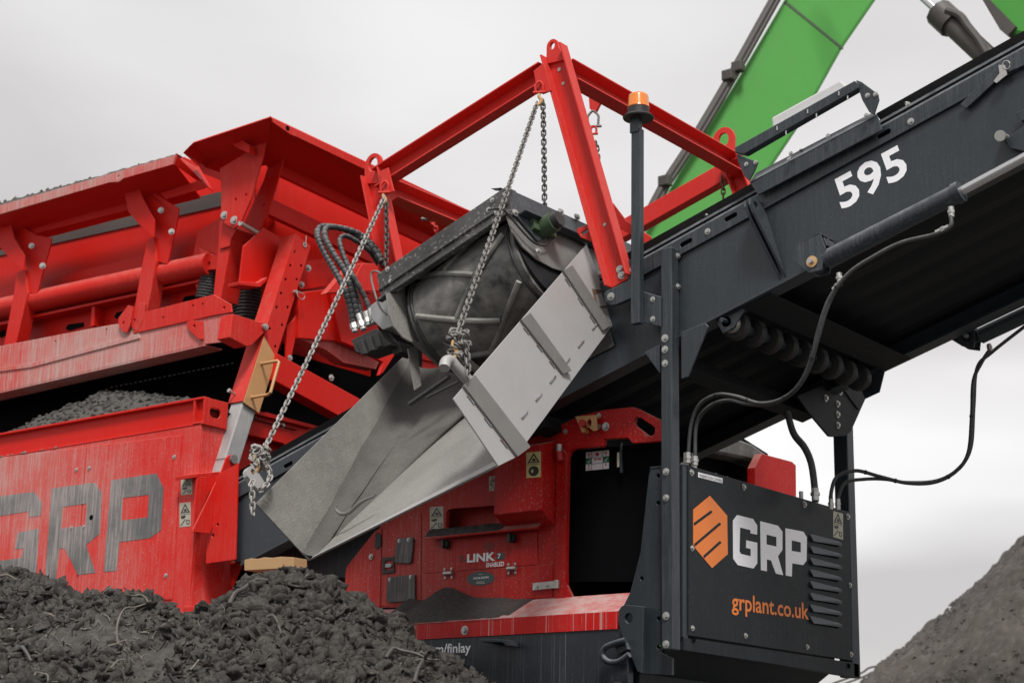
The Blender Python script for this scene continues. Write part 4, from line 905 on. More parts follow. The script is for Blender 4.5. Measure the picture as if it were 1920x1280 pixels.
# corner post with tall head plates
HP = plate('corner_post', z1([(1235, 640), (1330, 685), (1300, 745), (1292, 800), (1240, 1085), (1200, 1062), (1225, 800)]), 'y', .36, .17, M_redd, HOP, bevel=.004)
plate('post_cover', z1([(1240, 670), (1300, 680), (1330, 690), (1297, 745), (1290, 785), (1235, 800)]), 'y', .345, .008, M_redd, HOP)
plate('head_plate', z1([(1525, 90), (1560, 115), (1500, 180), (1470, 310), (1410, 520), (1350, 660), (1310, 685), (1240, 640), (1245, 480), (1235, 350), (1400, 250), (1450, 190)]), 'y', .30, .014, M_redd, HOP,
      holes=[hole_c(*z1([(1326, 524)])[0], 'y', .30, .014), hole_c(*z1([(1384, 498)])[0], 'y', .30, .014)], bevel=.003)
plate('head_plate', z1([(1660, 180), (1610, 230), (1560, 420), (1500, 620), (1455, 700), (1420, 720), (1370, 660), (1480, 420), (1540, 230), (1580, 200)]), 'y', .52, .014, M_red, HOP,
      holes=[hole_c(*z1([(1485, 553)])[0], 'y', .52, .012)])
plate('head_rib', z1([(1280, 150), (1310, 155), (1400, 215), (1405, 265), (1320, 225), (1285, 175)]), 'y', .22, .06, M_red, HOP)
plate('head_rib', z1([(1105, 285), (1120, 290), (1150, 340), (1240, 370), (1240, 415), (1140, 375), (1105, 310)]), 'y', .30, .06, M_red, HOP)
for p in z1([(1263, 611), (1319, 639)]): bolt(hit(*p, 'y', .298), -Y3*.95+X3*.3, HOP, .022)
m = MB(); p = hit(*z1([(1350, 655)])[0], 'y', .30); q = hit(*z1([(1450, 712)])[0], 'y', .52); m.cyl(p, q, .018, 14); m.cyl(q, q+(q-p).normalized()*.03, .03, 6); part('spacer_bolt', m, M_zinc, HOP, smooth=True)
# corner wing (left part) and end wing along Y
cw0 = [hit(*p, 'y', .10) for p in z1([(1030, 260), (1085, 205), (1520, 60)])]
cwb = [hit(*z1([(1110, 330)])[0], 'y', .45), hit(*z1([(1240, 380)])[0], 'y', .5), hit(*z1([(1500, 330)])[0], 'y', .5)]
m = loft(cw0, cwb, .014, Z3*.8+Y3*.5); W2 = part('wing_plate', m, M_red, HOP)
XH = cw0[2].x
eA = cw0[2]; eB = hit(905, 408, 'x', XH)
eA2 = hit(505, 250, 'x', XH-.12); 
lo1, lo2 = hit(518, 318, 'x', XH-.42), hit(905, 500, 'x', XH-.42)
m = MB(); m.prism([eA, lo1, cwb[2]], Z3*.01); m.prism([eA-Z3*.01, cwb[2]-Z3*.01, hit(512, 330, 'y', HY)], Z3*.01); part('wing_corner', m, M_red, HOP)
m = loft([eA, eB], [lo1, lo2], .014, Z3*.8-X3*.5); W3 = part('wing_plate', m, M_red, HOP)
m = MB(); l1, l2 = hit(*z1([(1545, 85)])[0], 'x', XH+.01), hit(905, 430, 'x', XH+.01)
pz = [hit(510, 222, 'x', XH+.004), hit(905, 406, 'x', XH+.004), hit(905, 424, 'x', XH+.004), hit(700, 325, 'x', XH+.004), hit(560, 258, 'x', XH+.004), hit(545, 252, 'x', XH+.004), hit(512, 229, 'x', XH+.004)]
m.prism(pz, -X3*.012); part('wing_lip', m, M_redd, W3)
m = MB(); q = hit(*z1([(1618, 122)])[0], 'x', XH+.0045); m.cyl(q, q+X3*.001, .018, 14); part('bolt_hole', m, M_blk, W3)
plate('end_rail', [(525, 308), (905, 488), (905, 508), (525, 328)], 'x', XH-.36, .04, M_red, HOP)
plate('end_rail', [(505, 370), (905, 560), (905, 590), (505, 402)], 'x', XH-.42, .05, M_red, HOP)
plate('hopper_end', [(480, 305), (905, 492), (905, 700), (480, 600)], 'x', XH-.62, .02, M_red, HOP)
# spring brackets and springs
plate('spring_bracket', zt([(450, 350), (730, 165), (730, 640), (480, 830), (520, 1120), (460, 1120), (370, 790)], 6.4, 300, 380), 'y', .52, .02, M_redd, SCB)
plate('spring_bracket', zt([(470, 545), (640, 630), (720, 630), (720, 790), (520, 810)], 6.4, 300, 380), 'y', .47, .04, M_redd, SCB, holes=[hole_c(*zt([(580, 735)], 6.4, 300, 380)[0], 'y', .47, .02)])
plate('spring_bracket', zt([(1010, 520), (1250, 300), (1450, 420), (1400, 800), (1200, 1000), (960, 960)], 6.4, 300, 380), 'x', XL-.2, .02, M_red, SCB)
plate('spring_shelf', zt([(955, 945), (1180, 960), (1290, 890), (1290, 930), (1200, 1012), (960, 985)], 6.4, 300, 380), 'x', XL-.15, .12, M_redd, SCB)
def spring(pa, pb, y, r):
    a, b = hit(*pa, 'y', y), hit(*pb, 'y', y); n = 150; L_ = b-a; u = L_.orthogonal().normalized(); v = L_.normalized().cross(u); turns = 11
    m = MB(); m.tube([a+L_*(i/n)+(u*math.cos(i/n*turns*6.283)+v*math.sin(i/n*turns*6.283))*r for i in range(n+1)], .0115, 8); m.cyl(a, b, r*.72, 16)
    part('coil_spring', m, M_rub, SCB, smooth=True)
spring((402, 500), (388, 560), .56, .075); spring((464, 536), (460, 605), .62, .09)
# ---- structures between leg and magnet ------------------------------------
XM = -3.42
DRV = plate('drive_housing', [(500, 470), (740, 500), (840, 640), (840, 760), (660, 740), (515, 670), (505, 560)], 'x', XM-.45, .03, M_red, MACH)
plate('cross_channel', [(520, 662), (676, 748), (648, 786), (512, 712)], 'x', XM-.05, .12, M_red, DRV, bevel=.005)
plate('belt_guard', zt([(1000, 590), (1380, 540), (1560, 760), (1380, 870), (1030, 920)], 6.4, 400, 400), 'x', XM-.2, .1, M_red, DRV)
plate('lower_guard', [(560, 548), (618, 542), (640, 640), (560, 634)], 'x', XM-.1, .25, M_red, DRV, bevel=.006)
plate('lower_guard', [(618, 542), (700, 590), (720, 640), (700, 665), (640, 640)], 'x', XM-.06, .05, M_red, DRV, bevel=.004)
plate('guard_floor', [(560, 634), (640, 625), (716, 668), (705, 692), (645, 680), (610, 655)], 'x', XM-.12, .1, M_rede, DRV)
plate('motor_cover', zt([(1350, 960), (1640, 620), (1790, 595), (1920, 600), (2040, 680), (2040, 930), (1900, 960), (1740, 930)], 6.4, 400, 400), 'x', XM+.1, .06, M_redd, DRV, bevel=.005)
plate('motor_cover_edge', zt([(1790, 598), (1930, 600), (2040, 700), (2040, 930), (1690, 930), (1700, 770)], 6.4, 400, 400), 'x', XM+.105, .02, M_redd, DRV, bevel=.003)
plate('rear_guard', [(712, 500), (840, 470), (860, 700), (738, 740), (700, 690)], 'x', XM-.5, .03, M_red, DRV)
plate('guide_panel', zt([(1560, 350), (1740, 230), (1835, 240), (1845, 300), (1700, 520), (1660, 550), (1700, 420)], 5.333, 400, 600), 'x', XM+.25, .03, M_red, DRV)
plate('upright', zt([(735, 60), (800, 0), (840, -60), (860, 0), (780, 380), (730, 380)], 5.333, 400, 600), 'x', XM-.12, .02, M_red, DRV)
bolts(zt([(765, 378), (1178, 575)], 5.333, 400, 600), 'x', XM-.1, DRV, .016, n=X3); bolts(zt([(1138, 658), (1058, 856), (1415, 600)], 6.4, 400, 400), 'x', XM-.14, DRV, .018, n=X3)
# end frame of the cabinet along Y
EF = plate('end_frame', [(476, 786), (500, 772), (592, 797), (640, 812), (560, 850), (530, 830), (465, 814)], 'x', xcR-.02, .05, M_red, MACH)
plate('frame_lip', [(478, 768), (590, 797), (588, 803), (477, 775)], 'x', xcR+.02, .06, M_red, EF)
bolts([(530, 797)], 'x', xcR-.02, EF, .014, n=X3)
plate('end_apron', [(448, 812), (560, 838), (500, 880), (445, 900)], 'x', xcR-.1, .02, M_red, EF)
# black sheets and boxes paint the shaded void between cabinet and screen
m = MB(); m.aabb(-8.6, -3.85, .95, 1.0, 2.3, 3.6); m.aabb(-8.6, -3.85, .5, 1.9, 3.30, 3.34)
part('void_shade', m, M_blk, SCB)
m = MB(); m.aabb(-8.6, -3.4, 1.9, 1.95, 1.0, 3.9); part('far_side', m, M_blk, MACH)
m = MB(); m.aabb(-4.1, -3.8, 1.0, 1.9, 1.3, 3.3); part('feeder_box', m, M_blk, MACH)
# light showing through slatted gaps, drawn as pale chips
m = MB(); rr = random.Random(9)
for i in range(26):
    t = i/25; p = zt([(620+680*t, 375-135*t)], 3, 0, 600)[0]; m.prism(H([(p[0], p[1]), (p[0]+4+2*rr.random(), p[1]-1), (p[0]+4, p[1]+1.6), (p[0]-.5, p[1]+2)], 'y', .85), Y3*.002)
tag(part('mesh_glints', m, M_galv, SCB), kind='stuff')

# ---- lifting frame (gantry) -------------------------------------------------
def yP(x, y, Y=0.): return hit(x, y, 'y', Y)
LFb = MB(); YG0, YG1 = .0, 1.93
# leg B centreline on Y=0 plane
bT = yP(1045, 99); bB = yP(1168, 530); db = (bT-bB).normalized()
lw = .155
sx = S
# rectify: leg is perpendicular to s
sB = (bT.dot(S)+bB.dot(S))/2; nT_B = bT.dot(NN); nB_B = bB.dot(NN)
aT = yP(704, 338); aB = yP(738, 500); sA_ = (aT.dot(S)+aB.dot(S))/2; nT_A = aT.dot(NN)
nTop = (nT_A+nT_B)/2
print('gantry s', sA_, aT.dot(S), aB.dot(S), sB, bT.dot(S), bB.dot(S), 'n', nT_A, nT_B, nB_B)
nb = nTop-.10
GAN = None
def chan(nm, p, q, u, v, w, h, mat=M_redg, parent=None, t=.011):
    m = MB(); m.channel(p, q, u, v, w, h, t); return part(nm, m, mat, parent or MACH, bevel=.0025)
LFR = chan('lifting_frame', bB, bT, -Y3, (bT-bB).normalized().cross(Y3), .075, lw)
LFR.data.name = 'lifting_frame'
# top rail A-B
rA0, rA1 = yP(712, 322), yP(745, 350)
tA, tB = yP(716, 340, .01), yP(1030, 142, .01)
chan('top_rail', tA, tB, -Y3, (tB-tA).normalized().cross(Y3), .085, .135, parent=LFR)
# leg A
aB2 = yP(745, 520); aT2 = yP(706, 326)
chan('leg', aB2, aT2, -Y3, (aT2-aB2).normalized().cross(Y3), .075, .15, parent=LFR)
# B-C rail along Y
b1 = yP(1062, 138, .03); vC = hit(1378, 308, 'y', YG1)
sBC = b1.dot(S); nBC = b1.dot(NN)
pc = SP(sBC, YG1, nBC)
chan('top_rail', SP(sBC-.02, .04, nBC), SP(sBC-.02, YG1, nBC), S, NN, .085, .15, parent=LFR)
# leg C, leg D
nC0 = n_flg-.05
cT = SP(sBC+.0, YG1, nBC+.08)
chan('leg', SP(sBC+.07, YG1+.02, nC0), SP(sBC-.0, YG1+.02, nBC+.08), -Y3, S, .075, .13, parent=LFR)
sAD = aT2.dot(S)+.02; nAD = yP(745, 372, .05).dot(NN)
chan('top_rail', SP(sAD, .04, nBC-.035), SP(sAD, YG1, nBC-.035), S, NN, .085, .14, parent=LFR)
chan('leg', SP(sAD, YG1+.02, nC0), SP(sAD, YG1+.02, nBC+.08), -Y3, S, .075, .13, parent=LFR)
# D-C lower rail: traced at far side
dc1, dc2 = hit(1160, 418, 'y', YG1), hit(1356, 322, 'y', YG1)
m = MB(); nDC = dc2.dot(NN); m.sbox(dc1.dot(S)-1.2, dc2.dot(S)+.06, YG1-.04, YG1+.04, nDC-.085, nDC+.045); part('bottom_rail', m, M_redg, LFR, bevel=.005)
# gusset plates at the corners
plate('corner_plate', zt([(1080, 310), (1135, 265), (1150, 300), (1180, 420), (1130, 440), (1095, 400), (1088, 350)], 3, 640, 30), 'y', -.085, .012, M_redg, LFR)
plate('corner_plate', zt([(215, 875), (262, 852), (278, 920), (295, 985), (250, 1005), (222, 965)], 3, 640, 30), 'y', -.085, .012, M_redg, LFR)
plate('foot_lug', zt([(1325, 1195), (1400, 1170), (1415, 1195), (1420, 1275), (1345, 1245), (1325, 1215)], 3, 640, 30), 'y', -.04, .014, M_redg, LFR, holes=[slot(hit(1096, 435, 'y', -.04), S, Y3, .03, .011)])
plate('foot_gusset', zt([(1525, 1050), (1600, 1150), (1740, 1240), (1730, 1290), (1560, 1190)], 3, 640, 30), 'y', .12, .014, M_redg, LFR)
plate('knee_plate', zt([(330, 950), (395, 1050), (370, 1075), (320, 1070), (300, 1000)], 3, 640, 30), 'y', .30, .014, M_redg, LFR, holes=[hole_c(*zt([(368, 1048)], 3, 640, 30)[0], 'y', .30, .015)])
plate('knee_plate', zt([(470, 1005), (535, 1095), (500, 1100), (470, 1060)], 3, 640, 30), 'y', .60, .014, M_redg, LFR)
plate('hanger_plate', zt([(1390, 450), (1475, 460), (1450, 500), (1425, 550), (1395, 520)], 3, 640, 30), 'y', .75, .02, M_redg, LFR)
# lifting eyes
def eye(px, py, y, w_, h_, ri, foot):
    c = hit(px, py, 'y', y); r = w_; pts = []; n = 14
    for i in range(n+1):
        a = math.pi*i/n; pts.append(c+S*(-math.cos(a)*0) + X3*math.cos(a)*r*1.0+Z3*math.sin(a)*r*1.05)
    f = [hit(*q, 'y', y) for q in foot]; pts = pts+f[::1]
    m = MB(); m.prism(pts, Y3*.022, [[c+X3*math.cos(i*.45)*ri+Z3*math.sin(i*.45)*ri*1.25 for i in range(14)]]); part('lifting_eye', m, M_redg, LFR, bevel=.003)
eye(1035, 86, -.03, .040, .07, .019, [(1024, 120), (1058, 112)])
eye(699, 308, -.03, .070, .07, .038, [(683, 345), (720, 342)])
eye(1356, 262, YG1-.03, .085, .07, .040, [(1340, 285), (1376, 285)])
for p, n_ in (((1051, 132), 0), ((1058, 158), 0), ((1136, 422), 0)): bolt(hit(*p, 'y', -.002), -Y3, LFR, .014)
for p in ((1163, 505), (1166, 516)): bolt(hit(*p, 'y', -.012), -Y3*.9+X3*.3, LFR, .0155)
# dark slate foot arm
plate('foot_arm', zt([(1535, 745), (1555, 728), (1690, 665), (1735, 640), (1735, 770), (1620, 820), (1580, 825), (1545, 800)], 3.556, 700, 340), 'y', -.05, .03, M_navd, MACH, bevel=.004)
plate('foot_angle', zt([(1665, 530), (1735, 520), (1735, 650), (1700, 660)], 3.556, 700, 340), 'y', -.015, .012, M_navd, MACH)
bolts(zt([(1585, 768)], 3.556, 700, 340), 'y', -.05, POST, .017); bolts(zt([(1720, 597)], 3.556, 700, 340), 'y', -.015, POST, .014)

# ---- work light --------------------------------------------------------------
def z9(l): return zt(l, 2.667, 1200, 0)
YK = .0
GP = plate('light_guard', z9([(548, 912), (1185, 575), (1210, 650), (590, 975)]), 'y', YK+.02, .012, M_navd, CONV)
m = MB(); q1 = H(z9([(548, 912), (1185, 575)]), 'y', YK+.02); m.prism([q1[0], q1[1], hit(*z9([(1165, 562)])[0], 'y', YK+.1), hit(*z9([(580, 865)])[0], 'y', YK+.1)], -Z3*.006); part('guard_top', m, M_navd, GP)
WL_ = plate('work_light', z9([(472, 738), (1072, 404), (1090, 415), (1094, 440), (520, 770), (476, 765)]), 'y', YK-.02, .05, M_navd, MACH, bevel=.004)
m = MB(); a, b = hit(*z9([(655, 620)])[0], 'y', YK+.02), hit(*z9([(1035, 412)])[0], 'y', YK+.02); dd = (b-a).normalized(); vv = dd.cross(Y3).normalized(); vv = vv if vv.z > 0 else -vv
m.prism([a-vv*.03, b-vv*.03, b+vv*.035-dd*.03, a+vv*.035+dd*.01], Y3*.10); part('light_cover', m, M_frost, WL_, bevel=.012)
plate('light_bracket', z9([(478, 768), (505, 780), (590, 810), (575, 850), (545, 905), (520, 880), (490, 810)]), 'y', YK-.005, .01, M_navd, WL_, holes=[])
plate('light_bracket', z9([(1080, 400), (1108, 410), (1190, 470), (1195, 500), (1170, 575), (1145, 560), (1110, 500), (1090, 440)]), 'y', YK-.005, .01, M_navd, WL_)
bolts(z9([(532, 822), (578, 812), (1138, 478), (1178, 472), (1132, 578), (940, 680), (745, 798), (755, 768), (1340, 522)]), 'y', YK-.007, WL_, .009)
m = MB()
for p in z9([(685, 632), (838, 548), (994, 458), (730, 655), (882, 568), (1038, 480)]): q = hit(*p, 'y', YK-.025); m.cyl(q, q-Z3*.022, .0035, 6)
part('clip', m, M_zinc, WL_)

# ================================================================ HOSES
def hose(pts, r, mat=M_hose, name='hydraulic_hose', parent=MACH, wrap=False, seg=10, ties=()):
    P = spline([hit(p[0], p[1], 'y', p[2]) for p in pts], 12); m = MB()
    if wrap:
        # resample densely and modulate the radius as a spiral guard
        Q = []; acc = 0
        for i in range(len(P)-1):
            n = max(1, int((P[i+1]-P[i]).length/.0045)); Q += [P[i].lerp(P[i+1], k/n) for k in range(n)]
        m.tube(Q, r, seg, rfun=lambda t, i: r*(1.0 if i % 5 else .82))
    else: m.tube(P, r, seg)
    o = part(name, m, mat, parent, smooth=True)
    for k in ties:
        i = int(k*(len(P)-1)); m = MB(); d = (P[min(i+1, len(P)-1)]-P[i]).normalized(); m.tube([P[i]-d*.006, P[i]+d*.006], r*1.25, 10); m.cyl(P[i]+Y3*-r, P[i]-Y3*(r+.02)+X3*.01, .0035, 6); part('cable_tie', m, M_rub, o)
    return o
h1 = [(1783, 405, -.05), (1781, 425, -.06), (1750, 440, -.06), (1690, 455, -.06), (1640, 480, -.07), (1592, 512, -.07), (1555, 560, -.07), (1534, 620, -.06), (1522, 670, -.04), (1500, 718, 0), (1468, 747, .04), (1425, 756, .08), (1380, 743, .12), (1345, 740, .15), (1312, 758, .17), (1296, 795, .18), (1290, 855, .18)]
h2 = [(1578, 532, -.06), (1567, 542, -.06), (1549, 582, -.06), (1532, 640, -.05), (1515, 695, -.02), (1487, 735, .02), (1445, 757, .07), (1400, 757, .11), (1365, 750, .14), (1330, 762, .17), (1306, 795, .2), (1303, 862, .2)]
HS = hose(h1, .0105, ties=(.35, .5, .62, .72, .82)); hose(h2, .0105)
def fitting(a, b, y, r=.014, mat=M_zinc):
    p, q = hit(*a, 'y', y), hit(*b, 'y', y); m = MB(); m.cyl(p, q, r, 12); m.cyl(p.lerp(q, .35), p.lerp(q, .6), r*1.3, 6); part('hose_fitting', m, mat, HS)
fitting((1783, 388), (1784, 407), -.045); fitting((1779, 425), (1755, 436), -.06, .012); fitting((1573, 512), (1575, 530), -.04); fitting((1575, 530), (1562, 543), -.05, .011); fitting((1290, 848), (1290, 868), .18, .016); fitting((1303, 855), (1303, 872), .2, .016)
h3 = [(1856, 655, 1.9), (1840, 680, 1.9), (1825, 715, 1.9), (1822, 780, 1.9), (1815, 850, 1.9), (1790, 885, 1.88), (1750, 904, 1.85), (1700, 905, 1.8), (1650, 893, 1.75), (1605, 882, 1.7), (1570, 893, 1.65), (1559, 920, 1.62), (1558, 945, 1.62)]
h4 = [(1930, 605, 1.95), (1860, 660, 1.93), (1832, 690, 1.93), (1826, 760, 1.93), (1820, 840, 1.93), (1795, 880, 1.9), (1755, 901, 1.88), (1700, 904, 1.84), (1660, 898, 1.8), (1620, 898, 1.75), (1585, 905, 1.7), (1571, 935, 1.66), (1571, 950, 1.66)]
hose(h3, .0115, ties=(.25, .45, .62, .72)); hose(h4, .0105)
fitting((1854, 645), (1857, 658), 1.9); fitting((1558, 935), (1558, 955), 1.62); fitting((1571, 935), (1571, 955), 1.66)
hose([(1476, 772, 1.3), (1488, 812, 1.3), (1508, 838, 1.3), (1520, 865, 1.3), (1526, 900, 1.3), (1529, 940, 1.3)], .021); fitting((1528, 915), (1529, 938), 1.3, .022)

# ================================================================ OVERBAND MAGNET (hangs on chains)
MB0 = SP(0, .4, 3.2)
OLD = BASE
MAG = thing('overband_magnet', 'mud spattered black magnetic separator with ribbed rubber belt hanging from chains', 'magnet', MB0)
def mpart(name, m, mat, parent=None, **k): return m.build(name, mat, parent or MAG, base=MB0, **k)
sR = .42; sL = -.50; yN = -.58; yFm = 1.35
nT1 = 3.49
def tilt(s): return -.05*(sR-s)/(sR-sL)   # hangs a little out of line
def MSP(s, y, n): return SP(s, y, n+tilt(s))
def mbox(m, s0_, s1_, y0, y1, n0, n1):
    c = [MSP(s, y, n) for s in (s0_, s1_) for y in (y0, y1) for n in (n0, n1)]
    m.add(c, [(0, 1, 3, 2), (4, 6, 7, 5), (0, 4, 5, 1), (2, 3, 7, 6), (0, 2, 6, 4), (1, 5, 7, 3)]); return m
m = MB(); mbox(m, sL-.07, sR, yN, yN+.012, nT1-.165, nT1); mbox(m, sL-.07, sR, yN, yN+.09, nT1-.004, nT1+.008); mbox(m, sL-.07, sR, yN-.045, yN, nT1-.175, nT1-.163); mbox(m, sL-.07, sR-.02, yN-.012, yN, nT1-.10, nT1-.085)
mpart('front_beam', m, M_mag, bevel=.002)
m = MB(); mbox(m, sR-.012, sR, yN+.012, yFm, nT1-.15, nT1); mbox(m, sR-.1, sR-.012, yN+.012, yFm, nT1-.002, nT1+.009); mbox(m, sR, sR+.05, yN+.06, yFm, nT1-.155, nT1-.145)
SB = mpart('side_beam', m, M_navd, bevel=.002)
m = MB(); mbox(m, sL, sL+.012, yN+.012, yFm, nT1-.15, nT1); mpart('side_beam', m, M_mag)
m = MB(); mbox(m, sL+.02, sR-.04, yN+.10, yN+.112, nT1-.30, nT1-.01); mpart('gap_shade', m, M_blk)  # black sheet added as shade in the gap above the drum
m = MB(); mbox(m, sL+.1, sR-.1, -.2, yFm-.3, nT1-.35, nT1-.01); mpart('magnet_core', m, M_navd, bevel=.01)
for p in ((1233, 210), (1355, 240)):
    pass
for px_, py_ in zt([(1248, 205), (1355, 241), (943, 210), (1063, 270), (1097, 467), (1410, 400)], 3.556, 700, 340): bolt(hit(px_, py_, S, sR+.004), S, MAG, .016, base=MB0)
# side plate (light steel) with bearing
spz = zt([(880, 200), (930, 170), (975, 185), (1400, 300), (1480, 440), (1520, 620), (1400, 640), (1200, 580), (1090, 520), (1000, 440), (930, 340)], 3.556, 700, 340)
m = MB(); m.prism(H(spz, S, sR-.02), -S*.01); SPP = mpart('side_plate', m, M_stb, bevel=.002)
m = MB(); m.prism(H(zt([(920, 190), (950, 165), (1120, 205), (1430, 330), (1430, 390), (1200, 345), (1100, 400), (1040, 330), (980, 260)], 3.556, 700, 340), S, sR-.005), -S*.012); mpart('bearing_plate', m, M_navy, SPP, bevel=.002)
ctr = hit(1016, 429, S, sR)
m = MB(); m.cyl(ctr-S*.02, ctr+S*.09, .058, 24); m.box(ctr-NN*.0-S*.0, S*.02, Y3*.10, NN*.035); mpart('bearing_housing', m, M_dgrn, SPP, smooth=True)
ce = hit(1024, 430, S, sR+.09); m = MB(); m.cyl(ctr+S*.09, ctr+S*.13, .045, 24); mpart('bearing_cap', m, M_rub, SPP, smooth=True)
m = MB(); m.tube(spline([hit(*p, S, sR+.01) for p in zt([(770, 190), (800, 183), (850, 185), (890, 210), (940, 270), (1000, 340), (1060, 400), (1110, 425), (1160, 420), (1180, 380)], 3.556, 700, 340)], 5), .006, 8); mpart('grease_line', m, M_rub, SPP, smooth=True)
# end drum, belt loop
cY, cN, dr = -.245, 3.175, .30
yB2 = yFm-.25
def loop_pt(u, off=0., ):
    """belt loop in (y,n): u along the loop, 0 at top middle, going to the near drum"""
    r = dr+off; Ls = (yB2-cY); half = math.pi*r
    arc = math.pi*dr; tot = 2*Ls+2*arc; d = (u % 1)*tot
    if d < Ls: return (yB2-d, cN+r)
    d -= Ls
    if d < arc: a = math.pi/2+d/dr; return (cY+r*math.cos(a), cN+r*math.sin(a))
    d -= arc
    if d < Ls: return (cY+d, cN-r)
    d -= Ls; a = -math.pi/2+d/dr; return (yB2+r*math.cos(a), cN+r*math.sin(a))
sa_, sb_ = sL+.07, sR-.055
nU = 96
m = MB(); prof = [(sa_, -.02), (sa_, .004), (sa_+.05, .0), ((sa_+sb_)/2, .014), (sb_-.05, .0), (sb_, .004), (sb_, -.02)]
vs = []
for i in range(nU):
    for s_, o_ in prof: y, n = loop_pt(i/nU, o_); vs.append(MSP(s_, y, n))
k = len(prof); m.add(vs, [(i*k+j, i*k+j+1, ((i+1) % nU)*k+j+1, ((i+1) % nU)*k+j) for i in range(nU) for j in range(k-1)])
BELT = mpart('rubber_belt', m, M_belt, smooth=True)
# cleats: herringbone ribs
def rib(s_a, u_a, s_b, u_b, r=.017):
    pts = [];
    for t in np.linspace(0, 1, 14):
        s_ = s_a+(s_b-s_a)*t; y, n = loop_pt(u_a+(u_b-u_a)*t, .016); pts.append(MSP(s_, y, n))
    m = MB(); m.tube(pts, r, 8); return m
Ls = yB2-cY; tot = 2*Ls+2*math.pi*dr; u0 = Ls/tot; ua = math.pi*dr/tot
sm = (sa_+sb_)/2
for k in range(8):
    for side in (0, 1):
        st_ = u0+ua*(-.35+.30*k+.15*side)
        if side == 0: rib(sa_+.06, st_, sm+.12, st_+ua*.30)
        m = rib(sa_+.06, st_, sm+.10, st_+ua*.28) if side == 0 else rib(sb_-.06, st_, sm-.10, st_+ua*.28)
        mpart('belt_cleat', m, M_cleat, BELT, smooth=True)
for ss in (sa_+.035, sb_-.035, sa_+.012):
    m = MB(); m.tube([MSP(ss, *loop_pt(i/60*.98, .005)) for i in range(61)], .009, 6); mpart('belt_rib', m, M_rub, BELT, smooth=True)
m = MB(); m.cyl(MSP(sa_-.02, cY, cN), MSP(sb_+.01, cY, cN), dr-.02, 40); mpart('end_drum', m, M_dark, smooth=True)
m = MB(); m.cyl(MSP(sa_-.02, yB2, cN), MSP(sb_+.01, yB2, cN), dr-.02, 40); mpart('far_drum', m, M_dark, smooth=True)
# left guard plate with rounded nose and lip
gp = zt([(90, 745), (210, 700), (330, 640), (350, 900), (330, 1070), (250, 1068), (200, 1040), (140, 970), (105, 880)], 3.556, 700, 340)
m = MB(); m.prism(H(gp, S, sL+.03), -S*.01); mpart('guard_plate', m, M_chin, bevel=.002)
gl = zt([(245, 1068), (290, 1030), (340, 1010), (390, 1020), (430, 1055), (490, 1090), (560, 1110)], 3.556, 700, 340)
g1 = [hit(*p, 'y', -.45) for p in gl]; m = loft(g1, [p+Y3*.25-NN*.16+S*.02 for p in g1], .008, NN); mpart('scraper_lip', m, M_chin)
# hydraulic motor at left end
m = MB(); m.prism(H(zt([(-25, 830), (90, 745), (125, 880), (140, 960), (60, 990), (-10, 920)], 3.556, 700, 340), 'y', -.42), Y3*.14); MOT = mpart('hydraulic_motor', m, M_galv, bevel=.006)
m = MB(); mq = zt([(690, 632), (810, 575), (870, 640), (890, 655), (750, 705), (710, 690)], 2.667, 400, 400)
m.prism(H(mq, 'y', -.44), Y3*.13)
for i in range(3): m.prism(H(zt([(715+i*40, 640-i*18), (740+i*40, 628-i*18), (765+i*38, 700-i*18), (742+i*38, 706-i*18)], 2.667, 400, 400), 'y', -.452), Y3*.02)
mpart('valve_block', m, M_rub, MOT, bevel=.004)
m = MB(); m.prism(H(zt([(870, 640), (930, 640), (945, 690), (900, 705)], 2.667, 400, 400), 'y', -.38), Y3*.12); mpart('motor_mount', m, M_rub, MOT)
# hoses to the magnet
def mhose(pts, r=.019):
    P = spline([hit(p[0], p[1], 'y', p[2]-.45) for p in pts], 12); Q = []
    for i in range(len(P)-1):
        n = max(1, int((P[i+1]-P[i]).length/.005)); Q += [P[i].lerp(P[i+1], k/n) for k in range(n)]
    m = MB(); m.tube(Q, r, 12, rfun=lambda t, i: r*(1. if i % 6 else .78)); return mpart('hydraulic_hose', m, M_hose, smooth=True)
mhose([(662, 608, .08), (655, 570, .05), (640, 530, 0), (612, 480, 0), (597, 448, 0), (597, 430, .05), (612, 424, .1), (650, 432, .2), (690, 456, .3), (716, 492, .35)])
mhose([(672, 600, .1), (662, 560, .06), (650, 515, .02), (625, 475, .0), (610, 447, .0), (611, 429, .05), (630, 426, .12), (672, 438, .25), (704, 466, .36), (722, 500, .4)])
mhose([(680, 600, .12), (672, 565, .1), (655, 510, .05), (641, 470, .05), (637, 450, .08), (647, 442, .12), (668, 452, .2), (692, 470, .3), (712, 498, .4)], .015)
mhose([(697, 592, .12), (685, 560, .1), (668, 528, .05), (655, 505, .05), (645, 480, .1)], .016)
for a, b in (((660, 592), (666, 622)), ((672, 590), (682, 618)), ((694, 580), (702, 606)), ((686, 585), (692, 610))):
    p, q = hit(*a, 'y', -.37), hit(*b, 'y', -.37); m = MB(); m.cyl(p, q, .018, 12); m.cyl(p.lerp(q, .5), p.lerp(q, .8), .024, 6); mpart('hose_fitting', m, M_zinc)
m = MB(); m.tube(spline([hit(*p, 'y', -.5) for p in ((725, 590), (712, 575), (700, 540), (696, 515), (704, 508), (722, 516), (735, 514))], 6), .006, 8); mpart('thin_pipe', m, M_stb, smooth=True)
m = MB(); m.prism(H(zt([(782, 48), (850, 42), (830, 58), (800, 56)], 3.556, 700, 340), 'y', -.5), Y3*.02); mpart('torn_flap', m, M_rub)
# two bolts on front beam
for p in zt([(793, 125), (768, 190), (95, 585), (115, 668), (820, 208)], 3.556, 700, 340): bolt(hit(*p, 'y', yN-.002), -Y3, MAG, .011, base=MB0)

